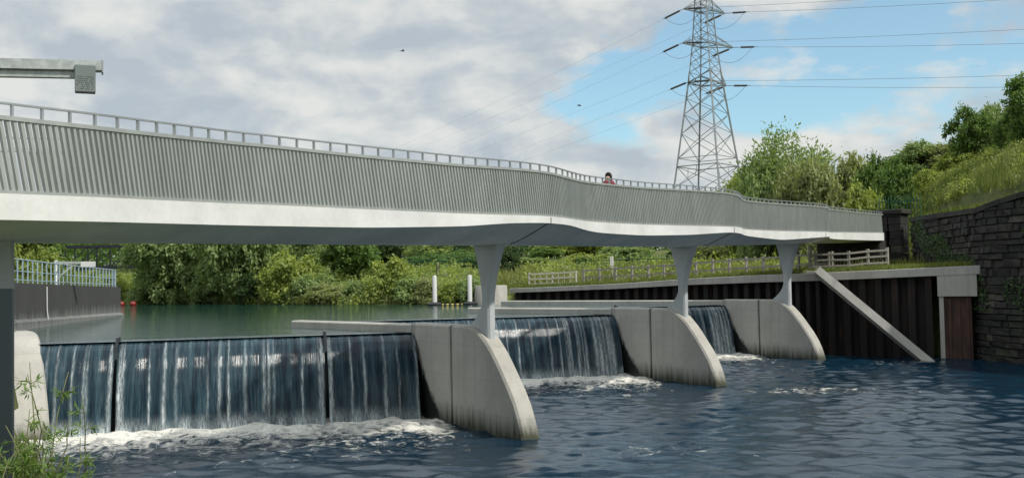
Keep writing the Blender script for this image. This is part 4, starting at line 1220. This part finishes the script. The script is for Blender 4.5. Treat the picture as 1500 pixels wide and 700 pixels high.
def crown_leaves(lobes, n, size, aspect, droop, up, r, k_cl=34, spread=.30):
    lobes = np.array(lobes, float); w = lobes[:, 3] * lobes[:, 4] ; w = (lobes[:, 3] ** 2); w /= w.sum()
    Ps, Os, Ts = [], [], []
    for (x, y, z, rx, rz), f in zip(lobes, w):
        m = max(40, int(n * f)); kc = max(8, int(k_cl * f * len(lobes)))
        d = unit(r.normal(size=(kc, 3))); d[:, 2] = np.where(d[:, 2] < -.45, -d[:, 2], d[:, 2])
        rad = r.uniform(.55, 1.08, kc)[:, None]
        cc = d * rad; ct = r.uniform(0, 1, kc)
        idx = r.integers(0, kc, m); g = r.normal(size=(m, 3)) * spread * r.uniform(.5, 1.1, kc)[idx][:, None]
        q = cc[idx] + g
        if droop > 0: q[:, 2] -= droop * np.abs(r.normal(size=m)) * .45
        if up > 0: 
            s_ = np.abs(r.normal(size=m)) * up * .5; q[:, 2] += s_; q[:, :2] *= (1 - .15 * s_)[:, None]
        P = q * np.array([rx, rx, rz]) + np.array([x, y, z])
        Ps.append(P); Os.append(unit(g / spread * .9 + cc[idx] * .8 + 1e-4)); Ts.append(np.clip(ct[idx] * .55 + r.uniform(0, .45, m), 0, 1))
    P = np.concatenate(Ps); O = np.concatenate(Os); Tn = np.concatenate(Ts); m = len(P)
    dirv = r.normal(size=(m, 3)) * .8 + O * .5 + np.array([0, 0, -1.3 * droop + 1.5 * up]); dirv = unit(dirv)
    nr = unit(O + np.array([0, 0, .3]) + r.normal(size=(m, 3)) * .38)
    bv = unit(np.cross(nr, dirv)); sz = size * r.uniform(.6, 1.35, m)[:, None]
    keep = P[:, 2] > .03
    return P[keep], (dirv * sz * aspect)[keep], (bv * sz)[keep], Tn[keep]
def limbs(lobes, h0, r0, r, spread_base=.0, n=9, lean=0):
    mb = MB()
    for i, (x, y, z, rx, rz) in enumerate(lobes[:n]):
        b = Vector((r.uniform(-1, 1) * spread_base, r.uniform(-1, 1) * spread_base, -.4 if spread_base else h0 * r.uniform(.6, 1)))
        e = Vector((x, y, z + rz * .3)); pts = []
        for k in range(7):
            f = k / 6; p = b.lerp(e, f); p += Vector((r.normal() * .06, r.normal() * .06, .12 * math.sin(PI * f))) * (e - b).length * .25; pts.append(p)
        mb.tube(pts, [r0 * (.62 if not spread_base else .8) * (1 - .85 * k / 6) + .008 for k in range(7)], 6)
    if not spread_base:
        mb.tube([(0, 0, -.5), (.02, 0, .1), (r.normal() * .05, r.normal() * .05, h0 * .6), (r.normal() * .1, r.normal() * .1, h0)], [r0 * 1.25, r0, r0 * .85, r0 * .65], 9)
    return mb
def plant_proto(name, cat, lobes, n, size, aspect, droop, up, leaf, h0, r0, seed, bush=False, k_cl=20, spread=.22, stem='bark'):
    r = np.random.default_rng(seed)
    T = empty(name, (0, 0, 0), 0, None, cat)
    P, A, Bv, tt = crown_leaves(lobes, n, size, aspect, droop, up, r, k_cl, spread)
    quads(P, A, Bv, M[leaf], 'foliage' if bush else 'crown', tt, T)
    o = limbs(lobes, h0, r0, r, .35 if bush else 0, 7 if bush else 12).build('stem' if bush else 'trunk', M[stem], None, True); o.parent = T
    return T
def lobe_set(n, R_, H, z0, r, lr=(.28, .48), flat=1.0):
    L = []
    for i in range(n):
        f = (i + .5) / n; a = i * 2.4 + r.uniform(-.5, .5); rad = R_ * math.sqrt(1 - (2 * f - .9) ** 2 * .8) * r.uniform(.3, .78)
        lr_ = R_ * r.uniform(*lr)
        L.append((math.cos(a) * rad, math.sin(a) * rad, z0 + (H - z0) * (.12 + .76 * f) * r.uniform(.9, 1.05), lr_, lr_ * flat * r.uniform(.75, 1.1)))
    r.shuffle(L); return L
rr = np.random.default_rng(77)
PR = {}
PR['willow'] = plant_proto('willow_tree', 'tree', lobe_set(20, 5.2, 9.2, .3, rr), 30000, .10, 1.9, .5, 0, 'leaf_willow', 2.6, .3, 1, k_cl=22, spread=.2)
PR['willow2'] = plant_proto('willow_tree', 'tree', lobe_set(16, 4.2, 7.4, .1, rr), 22000, .095, 2.0, .45, 0, 'leaf_bright', 2.0, .25, 2, k_cl=22, spread=.2)
PR['round'] = plant_proto('round_tree', 'tree', lobe_set(18, 3.6, 7.2, .4, rr), 20000, .11, 1.2, .05, 0, 'leaf_green', 2.2, .2, 3, k_cl=22, spread=.19)
PR['dark'] = plant_proto('dark_tree', 'tree', lobe_set(17, 3.4, 8.2, .3, rr), 20000, .11, 1.3, 0, .12, 'leaf_dark', 2.4, .22, 4, k_cl=22, spread=.2)
PR['upright'] = plant_proto('upright_willow_tree', 'tree', lobe_set(22, 4.6, 9.0, .4, rr, (.22, .38), 1.25), 19000, .068, 2.4, 0, .5, 'leaf_willow', 2.4, .2, 5, k_cl=28, spread=.24)
PR['bush'] = plant_proto('bush', 'bush', lobe_set(9, 2.2, 3.1, .0, rr, (.34, .55)), 11000, .075, 1.6, .1, .1, 'leaf_bright', .5, .06, 6, True)
PR['bush2'] = plant_proto('bush', 'bush', lobe_set(8, 2.0, 2.6, .0, rr, (.36, .58)), 10000, .075, 1.5, .15, 0, 'leaf_willow', .5, .06, 7, True)
PR['hawthorn'] = plant_proto('dark_bush', 'bush', lobe_set(10, 2.2, 3.6, .0, rr, (.32, .52)), 12000, .075, 1.2, 0, .05, 'leaf_green', .5, .07, 8, True)
PR['darkbush'] = plant_proto('dark_bush', 'bush', lobe_set(9, 2.0, 3.3, .0, rr, (.34, .52)), 11000, .075, 1.2, 0, .1, 'leaf_dark', .5, .07, 9, True)
PR['pale'] = plant_proto('pale_bush', 'bush', lobe_set(9, 2.1, 3.0, .0, rr, (.34, .55)), 11000, .065, 2.1, .1, .25, 'leaf_pale', .5, .05, 10, True)
used = set()
SIZE = {'willow': 9.6, 'willow2': 7.8, 'round': 7.6, 'dark': 8.6, 'upright': 10.2, 'bush': 3.3, 'bush2': 2.8, 'hawthorn': 3.8, 'darkbush': 3.5, 'pale': 3.3}
def plant(kind, px, Y, top, wide, label, group=None, base=None, rz=None):
    """top: pixel row of its top in the photograph, wide: its width in pixels; both turned into metres at depth Y"""
    if Y is None: q_ = onz(px, 445.5, Z_POND); Y = q_.y + wide * q_.y / FPX * .22; base = 2.2
    x = at(px, 400, Y).x; g = (gz(x, Y) if base is None else base); H = at(px, top, Y).z - g
    proto = PR[kind]; o = proto if kind not in used else copy_tree(proto); used.add(kind)
    sz = H / SIZE[kind]; W = wide * Y / FPX; R0 = {'willow': 11.4, 'willow2': 9.2, 'round': 7.9, 'dark': 7.4, 'upright': 9.6, 'bush': 5.0, 'bush2': 4.7, 'hawthorn': 5.0, 'darkbush': 4.6, 'pale': 4.9}[kind]
    o.location = (x, Y, g); o.scale = (W / R0, W / R0, sz); o.rotation_euler = (0, 0, random.uniform(0, 6.28) if rz is None else rz)
    tag(o, label, {'bush': 'bush'}.get(kind, 'tree' if kind in ('willow', 'willow2', 'round', 'dark', 'upright') else 'bush'), group)
    return o
GB = 'trees and bushes on the far bank'; GE = 'trees and bushes on the embankment'; GM = 'bushes in the meadow'
plant('willow2', 28, 60, 325, 125, 'bright willow behind the railing of the dark wall, nearest to the perforated screen', GB)
plant('bush', 112, 70, 395, 80, 'bright low bush beyond the dark wall, below the truss bridge', GB)
plant('round', 62, 92, 330, 80, 'round tree standing beyond the dark wall, behind the truss bridge end', GB)
plant('dark', 222, 100, 318, 90, 'dark tree in the gap between the truss bridge and the big willow', GB)
plant('willow2', 168, None, 402, 60, 'low bright willow shading the bank behind the red buoys', GB)
plant('willow', 262, None, 300, 180, 'pale green willow touching the water, first beyond the truss bridge', GB)
plant('willow', 352, None, 275, 175, 'biggest grey green willow overhanging a dark hollow at the waterline', GB)
plant('bush', 425, None, 372, 105, 'bright green bush at the waterline between the dark hollow and the round dark green tree', GB)
plant('willow', 430, 84, 300, 120, 'pale willow behind the bright waterline bush', GB)
plant('round', 512, 76.5, 318, 108, 'round dark green tree rising alone behind the pale waterline bushes', GB)
plant('willow2', 470, 96, 318, 120, 'bright tree behind the gap between the biggest willow and the round dark green tree', GB)
plant('pale', 478, None, 418, 75, 'pale dry bush at the foot of the round dark green tree', GB)
plant('bush2', 533, None, 414, 70, 'small grey green bush at the waterline above the pale rocks', GB)
plant('bush', 572, None, 380, 95, 'tall bright bush between the round dark green tree and the mooring posts', GB)
plant('bush2', 600, None, 408, 80, 'grey green bush at the waterline, nearest to the farther mooring post', GB)
plant('dark', 572, 112, 348, 60, 'dark tree top showing below the bridge beside the tall bright bush', GB)
plant('bush2', 228, None, 400, 90, 'low grey green bush at the waterline beside the red buoys', GB)
plant('bush2', 300, None, 412, 70, 'low grey green bush at the waterline between the two largest willows', GB)
plant('darkbush', 372, None, 402, 80, 'dark bush in the hollow under the biggest willow', GB)
plant('bush2', 455, None, 405, 80, 'grey green waterline bush beside the bright green bush', GB)
plant('pale', 505, None, 420, 70, 'second pale dry bush at the waterline, beside the pale rocks', GB)
plant('bush', 545, None, 424, 70, 'lowest bright bush at the waterline beyond the pale rocks', GB)
plant('pale', 625, None, 412, 60, 'pale waterline bush behind the farther mooring post', GB)
plant('bush2', 690, None, 408, 60, 'grey green waterline bush behind the nearer mooring post', GB)
plant('hawthorn', 628, 80, 372, 90, 'dense dark bush behind the two slim poles', GB)
plant('hawthorn', 680, 84, 366, 90, 'dense dark bush behind the nearer mooring post', GB)
plant('willow2', 655, 104, 338, 140, 'pale tree behind the mooring posts', GB)
plant('bush', 662, None, 414, 70, 'low yellow green bush between the two mooring posts', GB)
plant('darkbush', 745, 80, 358, 60, 'dark bush just beside the nearest bridge column', GB)
plant('bush2', 775, 92, 378, 70, 'grey green bush behind the pale lattice fence', GM)
plant('hawthorn', 800, 104, 362, 70, 'dark green bush above the pale lattice fence, high on the meadow', GM)
plant('willow2', 838, 118, 345, 110, 'bright tree on the meadow skyline between the first two columns', GM)
plant('bush', 860, 92, 372, 100, 'bright bush behind the timber fence, nearer to the white sign pole', GM)
plant('bush2', 918, 96, 362, 110, 'grey green bush right behind the white sign pole', GM)
plant('willow', 925, 125, 335, 130, 'pale willow on the meadow skyline beside the second column', GM)
plant('bush', 960, 86, 378, 60, 'bright bush leaning against the second column', GM)
plant('round', 1040, 118, 330, 130, 'round tree behind the meadow, between the second and third columns', GM)
plant('pale', 1045, 90, 362, 110, 'pale meadow bush between the second and third columns', GM)
plant('bush', 1105, 82, 366, 90, 'bright bush beside the third column, behind the timber fence', GM)
plant('upright', 1155, 84, 196, 205, 'large willow with upright shoots rising above the footbridge beside the pylon', GE)
plant('willow2', 1095, 96, 252, 110, 'low loose willow at the foot of the pylon, beside the large upright willow', GE)
plant('pale', 1165, 78, 258, 90, 'pale bush at the foot of the large upright willow, above the railing', GE)
plant('bush2', 1120, 80, 266, 80, 'grey green bush above the railing, between the pylon and the large upright willow', GE)
plant('pale', 1200, 76, 255, 110, 'pale bush just above the railing, in front of the large upright willow', GE)
plant('pale', 1248, 80, 242, 110, 'pale flowering bush between the large upright willow and the dark hawthorns', GE)
plant('bush', 1262, 66, 275, 80, 'bright bush above the bridge end, behind the green palisade fence', GE)
plant('hawthorn', 1290, 74, 228, 85, 'dark hawthorn bush above the bridge end, beside the pale bushes', GE)
plant('hawthorn', 1318, 69, 232, 70, 'dark hawthorn bush above the stone pillar', GE)
plant('bush2', 1350, 82, 214, 110, 'grey green bush on the skyline of the embankment, beside the hawthorns', GE)
plant('pale', 1385, 80, 214, 95, 'pale bush on the embankment skyline below the tall rounded dark bush', GE)
plant('hawthorn', 1427, 72, 157, 84, 'tall rounded dark bush on the crest of the embankment', GE)
plant('bush2', 1462, 72, 158, 60, 'grey green bush on the crest, between the two darkest trees', GE)
plant('round', 1512, 62, 105, 100, 'tallest dark tree at the edge of the embankment crest', GE)
plant('hawthorn', 1480, 66, 168, 45, 'dark bush at the foot of the tallest dark tree', GE)
plant('bush', 1405, 72, 224, 70, 'bright low bush in the grass below the tall rounded dark bush', GE)
plant('bush', 1362, 70, 250, 50, 'small bright bush in the grass of the embankment slope', GE)

# scrub along the far shore, grass and reeds: nobody could count these
def blades(name, X, Y, h, w, m, seed, lean=.35, zoff=0, Z=None):
    r = np.random.default_rng(seed); n = len(X); Z = ground_h(X, Y) + zoff if Z is None else Z
    a = r.uniform(0, 2 * PI, n); hh = h * r.uniform(.45, 1.25, n); ww = w * r.uniform(.6, 1.3, n)
    la = r.uniform(0, 2 * PI, n); ll = hh * lean * r.uniform(.2, 1.2, n)
    P = np.stack([X, Y, Z + hh * .45], 1)
    A = np.stack([np.cos(la) * ll * .5, np.sin(la) * ll * .5, hh * .5], 1); Bv = np.stack([np.cos(a) * ww, np.sin(a) * ww, 0 * a], 1)
    patch = np.clip(.5 + .4 * wob(X, Y, .6, seed), 0, 1)
    o = quads(P, A, Bv, m, name, np.clip(patch * .6 + r.uniform(0, .45, n), 0, 1)); return tag(o, kind='stuff')
def sample(n, box, cond, seed):
    r = np.random.default_rng(seed); X = r.uniform(box[0], box[1], n); Y = r.uniform(box[2], box[3], n); k = cond(X, Y); return X[k], Y[k]
def on_slope(X, Y):
    se, sg, _ = poly_sd(X, Y, EMB); return (se > 1.35) & (se < 34)
X, Y = sample(150000, (18, 60, 30, 95), on_slope, 1); blades('tall_grass', X, Y, .7, .035, M['grass'], 1)
def on_shelf(X, Y):
    sd, sg, _ = poly_sd(X, Y, RIGHT); se, eg, _ = poly_sd(X, Y, EMB)
    return (sd > 1.35) & (sd < 7) & (sg >= N_ST - 1) & (sg < N_ST + N_COP - 2) & (se < -.15)
X, Y = sample(90000, (-2, 24, 42, 72), on_shelf, 2); blades('bank_grass', X, Y, .32, .025, M['grass'], 2)
def on_meadow(X, Y):
    sd, sg, _ = poly_sd(X, Y, RIGHT); se, eg, _ = poly_sd(X, Y, EMB)
    return (sd > 6) & (sg >= N_ST - 1) & (sg < N_ST + N_COP) & (se < 2)
X, Y = sample(110000, (-12, 36, 52, 125), on_meadow, 3); blades('meadow_grass', X, Y, .75, .05, M['reed'], 3)
def on_shore(X, Y):
    sd, sg, _ = poly_sd(X, Y, RIGHT); return (sd > .1) & (sd < 3.5) & (sg >= N_ST + N_COP - 2) & (X > -50)
X, Y = sample(110000, (-50, 3, 58, 102), on_shore, 4); blades('reeds', X, Y, .6, .04, M['reed'], 4, .5)
def on_shore_w(X, Y):
    sd, sg, _ = poly_sd(X, Y, RIGHT); return (sd > .1) & (sd < 14) & (sg >= N_ST + N_COP - 2)
def on_left(X, Y):
    sl, gl, _ = poly_sd(X, Y, LEFT); sl = -sl; return (sl > 1.3) & (sl < 14) & (gl >= 7)
X, Y = sample(50000, (-60, -14, 30, 80), on_left, 5); blades('wall_top_grass', X, Y, .45, .035, M['grass'], 5)
def on_near(X, Y):
    sl, gl, _ = poly_sd(X, Y, LEFT); sl = -sl; return (sl > -.1) & (sl < 8) & (gl < 6)
X, Y = sample(70000, (-16, 14, 2, 27), on_near, 6); blades('riverside_grass', X, Y, .30, .012, M['grass'], 6)
def scrub(name, n, box, cond, m, seed, hgt, rad, leaf, per=34):
    r = np.random.default_rng(seed); X, Y = sample(n, box, cond, seed); k = wob(X, Y, .55, seed + 50) > -.35; X, Y = X[k], Y[k]; nc = len(X)
    hh = hgt * r.uniform(.5, 1.3, nc); i = np.repeat(np.arange(nc), per); Z = ground_h(X, Y)
    d = unit(r.normal(size=(len(i), 3))) * r.uniform(.5, 1.05, len(i))[:, None]; d[:, 2] = np.abs(d[:, 2])
    P = np.stack([X[i] + d[:, 0] * rad, Y[i] + d[:, 1] * rad, Z[i] + d[:, 2] * hh[i]], 1)
    A = unit(r.normal(size=P.shape) + d * .6) * leaf * 1.4 * r.uniform(.6, 1.3, len(i))[:, None]; Bv = unit(np.cross(A, d + r.normal(size=P.shape) * .5)) * leaf * .75
    return tag(quads(P, A, Bv, m, name, np.clip(r.uniform(0, .6, nc)[i] + r.uniform(0, .4, len(i)), 0, 1)), kind='stuff')
scrub('slope_weeds', 7500, (18, 60, 30, 95), on_slope, M['leaf_bright'], 31, .85, .45, .055)
scrub('pale_slope_weeds', 2600, (18, 60, 30, 95), on_slope, M['leaf_pale'], 32, .85, .35, .05)
scrub('shore_scrub', 3200, (-55, 3, 58, 108), lambda X, Y: on_shore_w(X, Y), M['leaf_bright'], 33, .9, .6, .08)
scrub('pale_shore_scrub', 1500, (-55, 3, 58, 108), lambda X, Y: on_shore_w(X, Y), M['leaf_willow'], 34, 1.1, .6, .08)
scrub('meadow_scrub', 1500, (-12, 36, 60, 125), lambda X, Y: on_meadow(X, Y), M['leaf_bright'], 35, 1.3, .9, .10)
scrub('pale_meadow_scrub', 900, (-12, 36, 60, 125), lambda X, Y: on_meadow(X, Y), M['leaf_pale'], 36, 1.1, .8, .09)
# hanging grass over the coping edge
r = np.random.default_rng(9); d = r.uniform(.8, Ltot - .5, 5200); pts = np.array([cpos(q) for q in d]); nl = np.array([cnorm(q) for q in d]); oo = r.uniform(.30, .75, len(d))[:, None]
blades('coping_grass', (pts[:, :2] + nl * oo)[:, 0], (pts[:, :2] + nl * oo)[:, 1], .22, .02, M['grass'], 10, .6, 0, pts[:, 2] - .02)
def strip_blades(name, P, Nn, o0, o1, dz, n, h, w_, m, seed):
    r = np.random.default_rng(seed); i = r.integers(0, len(P) - 1, n); f = r.uniform(0, 1, n)[:, None]; P = np.array(P); Nn = np.array(Nn)
    q = P[i] * (1 - f) + P[i + 1] * f; nn = Nn[i]; o_ = r.uniform(o0, o1, n); blades(name, q[:, 0] + nn[:, 0] * o_, q[:, 1] + nn[:, 1] * o_, h, w_, m, seed, .5, 0, q[:, 2] + dz)
D_ = np.linspace(0, Ltot, 60); strip_blades('bank_grass', [cpos(q) for q in D_], [cnorm(q) for q in D_], .6, 2.3, -.05, 14000, .30, .022, M['grass'], 61)
D_ = np.linspace(0, L, 50); strip_blades('wall_crest_grass', [(*pos(q), float(np.interp(q, c_, zt[::-1]))) for q in D_], [-nrm(q) for q in D_], .5, 2.6, .08, 16000, .45, .03, M['grass'], 62)
strip_blades('wall_top_grass', river_wall_line, river_wall_normals, .6, 2.2, -.08, 9000, .3, .022, M['grass'], 63)
# ivy and weeds on the stone wall
r = np.random.default_rng(12); n = 17000; D = r.uniform(4, L, n); nz = 2.0 + r.beta(1.4, 1.6, n) * 5.2
keep = (wob(D, nz * 1.7, .9, 5) > .08); D, nz = D[keep], nz[keep]
ztop = np.interp(D, c_, zt[::-1]); k2 = nz < ztop + .1; D, nz = D[k2], nz[k2]
P = np.array([[*(pos(a) + nrm(a) * r.uniform(.04, .16)), b] for a, b in zip(D, nz)])
A = unit(r.normal(size=P.shape) + np.array([0, 0, -1.2])) * .075; Bv = unit(np.cross(A, np.array([-1., -.2, .5]) + r.normal(size=P.shape) * .3)) * .05
tag(quads(P, A, Bv, M['leaf_dark'], 'wall_ivy', r.uniform(0, .8, len(P))), kind='stuff')
# far wood closing the horizon
r = np.random.default_rng(21); n = 110000
th = r.uniform(R(-36), R(34), n); dd = r.uniform(135, 210, n); X = np.sin(th) * dd; Y = np.cos(th) * dd
hh = 7.5 + 2.2 * wob(X, Y, .12, 7) + 1.2 * wob(X, Y, .4, 8); Z = ground_h(X, Y) + hh * r.beta(1.6, 1.1, n)
P = np.stack([X, Y, Z], 1); A = unit(r.normal(size=P.shape)) * .34; Bv = unit(np.cross(A, r.normal(size=P.shape))) * .26
k = (X / Y < .26); tag(quads(P[k], A[k], Bv[k], M['leaf_green'], 'far_wood', np.clip(.4 + .3 * wob(X, Y, .2, 3) + r.uniform(-.3, .3, n), 0, 1)[k]), kind='stuff')

# riverside sapling in front: thin stems with narrow leaves
def sapling(px, Y, h_px_top, label, seed, nst=5, spread=.5, leaf='leaf_bright', nl=60, ll=.042, stems_up=1.0, group='saplings on the near bank'):
    r = np.random.default_rng(seed); x = at(px, 500, Y).x; g = gz(x, Y); H = at(px, h_px_top, Y).z - g
    T = empty('sapling', (x, Y, g), 0, label, 'sapling', group)
    mb = MB(); P = []; A = []; Bv = []
    for i in range(nst):
        a = r.uniform(0, 2 * PI); hh = H * (1 if i == 0 else r.uniform(.5, .95)); sp = spread * r.uniform(.3, 1) * (1 if i else .4)
        tip = np.array([math.cos(a) * sp, math.sin(a) * sp * .6, hh]); bend = np.array([r.normal() * .08, r.normal() * .08, 0])
        pts = [np.array([r.normal() * .03, r.normal() * .03, -.1]) * (1 - f) + tip * f ** 1.0 * np.array([f, f, 1]) + bend * math.sin(PI * f) for f in np.linspace(0, 1, 9)]
        mb.tube([tuple(q) for q in pts], [.007 * (1 - .8 * f) + .0015 for f in np.linspace(0, 1, 9)], 5)
        for j in range(7):          # side twigs
            f0 = r.uniform(.3, .95); b = pts[int(f0 * 8)]; da = r.uniform(0, 2 * PI); ln = H * .22 * r.uniform(.4, 1) * (1.2 - f0)
            tw = [b + np.array([math.cos(da) * ln * q, math.sin(da) * ln * q, ln * (.75 * q - .35 * q * q)]) for q in (0, .35, .7, 1)]
            mb.tube([tuple(q) for q in tw], [.003, .0025, .002, .001], 4)
            m = int(nl / 7 * 1.2)
            for q in range(m):
                f = r.uniform(.1, 1); p = tw[0] * (1 - f) + tw[3] * f + r.normal(size=3) * .008
                dv = unit(np.array([math.cos(da), math.sin(da), -.1]) + r.normal(size=3) * .75); P.append(p + dv * ll); A.append(dv * ll * r.uniform(.6, 1.2)); Bv.append(unit(np.cross(dv, np.array([0, 0, 1]) + r.normal(size=3) * .5)) * ll * .17)
    o = mb.build('stem', M['stem'], None, True); o.parent = T
    quads(np.array(P), np.array(A), np.array(Bv), M[leaf], 'foliage', r.uniform(.1, 1, len(P)), T)
sapling(62, 7.6, 530, 'tall slender sapling in front of the waterfall beside the end pier', 1, 3, .24, 'leaf_green', nl=90)
sapling(98, 8.0, 545, 'leaning sapling with narrow leaves in front of the nearest waterfall', 2, 3, .3, 'leaf_green', nl=80)
sapling(28, 7.4, 600, 'dense bright sapling in front of the perforated screen', 3, 8, .4, 'leaf_green', nl=110)
sapling(66, 7.0, 655, 'low leafy sapling, shortest of the group, in front of the foam', 5, 7, .34, 'leaf_green', nl=80)

# ------------------------------------------------------------------ light and sky
SUN_AZ = (1.0, -.7); SUN_EL = R(49)
az = math.atan2(SUN_AZ[0], SUN_AZ[1])
w = bpy.data.worlds.new("World"); sc.world = w; w.use_nodes = True
nt = w.node_tree; nt.nodes.clear()
class WNT(NT):
    def __init__(s, nt): s.t = nt; s.n = nt.nodes; s.l = nt.links
q = WNT(nt)
wo = q.node('ShaderNodeOutputWorld'); bg = q.node('ShaderNodeBackground'); bg.inputs['Strength'].default_value = .15
sky = q.node('ShaderNodeTexSky', sky_type='NISHITA'); sky.sun_disc = False; sky.sun_elevation = SUN_EL; sky.sun_rotation = az; sky.air_density = 1.0; sky.dust_density = .6; sky.ozone_density = 1.6
tc = q.node('ShaderNodeTexCoord'); sx = q.node('ShaderNodeSeparateXYZ'); q.link(tc.outputs['Generated'], sx.inputs[0])
den = q.math('ADD', q.math('MAXIMUM', sx.outputs['Z'], 0.0), .16)
cx_ = q.math('DIVIDE', sx.outputs['X'], den); cy_ = q.math('DIVIDE', sx.outputs['Y'], den)
cb = q.node('ShaderNodeCombineXYZ'); q.link(sx.outputs['X'], cb.inputs[0]); q.link(sx.outputs['Y'], cb.inputs[1]); q.link(q.math('MULTIPLY', sx.outputs['Z'], 2.1), cb.inputs[2])
n1 = q.noise(cb.outputs[0], 9.5, 9, .56, .1); n2 = q.noise(cb.outputs[0], 10.0, 10, .54, .2)
# where the blue opens: a window in the cloud low over the embankment (tangent of azimuth, height)
ta = q.math('DIVIDE', sx.outputs['X'], q.math('MAXIMUM', sx.outputs['Y'], .05))
ea = q.math('POWER', q.math('DIVIDE', q.math('SUBTRACT', ta, .35), .33), 2.0); ez = q.math('POWER', q.math('DIVIDE', q.math('SUBTRACT', sx.outputs['Z'], .183), .076), 2.0)
patch = q.ramp(q.math('SUBTRACT', 1.25, q.math('ADD', ea, ez)), [(.0, 0.), (.75, 1.)])
topb = q.ramp(sx.outputs['Z'], [(.34, 0.), (.62, .12)])
cover = q.math('SUBTRACT', q.math('ADD', n1, q.math('SUBTRACT', .20, topb)), q.math('MULTIPLY', patch, .31))
cl_ = q.ramp(cover, [(.40, 0.), (.54, .97)])
shade = q.ramp(n2, [(.37, (2.65, 2.98, 3.3)), (.46, (3.15, 3.42, 3.6)), (.53, (3.75, 3.9, 3.9)), (.62, (4.35, 4.4, 4.25))])
skyc = q.mix(.26, q.mix(1., sky.outputs[0], (.72, .95, .92), 'MULTIPLY'), (3.0, 3.5, 3.8))
hi_ = q.ramp(sx.outputs['Z'], [(.32, 1.), (.75, 1.9)])  # extra brightness on clouds above the view, added to fill the shaded sides
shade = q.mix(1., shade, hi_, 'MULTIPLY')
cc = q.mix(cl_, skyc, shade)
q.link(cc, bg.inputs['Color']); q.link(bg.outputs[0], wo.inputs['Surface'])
sd_ = bpy.data.lights.new('sun', 'SUN'); sd_.energy = 3.3; sd_.angle = R(2.0); sd_.color = (1, .95, .86)
so = bpy.data.objects.new('sun', sd_); col.objects.link(so); so.location = (30, -10, 60)
v = Vector((SUN_AZ[0], SUN_AZ[1], 0)).normalized() * math.cos(SUN_EL) + Vector((0, 0, math.sin(SUN_EL)))
so.rotation_euler = v.to_track_quat('Z', 'Y').to_euler()

vs = sc.view_settings; sc.display_settings.display_device = 'sRGB'
vs.view_transform = 'Standard'; vs.look = 'None'; vs.exposure = .24; vs.gamma = 1; vs.use_curve_mapping = False
sc.cycles.max_bounces = 6; sc.cycles.diffuse_bounces = 3; sc.cycles.glossy_bounces = 3; sc.cycles.transmission_bounces = 3
sc.cycles.use_denoising = True; sc.cycles.sample_clamp_indirect = 6
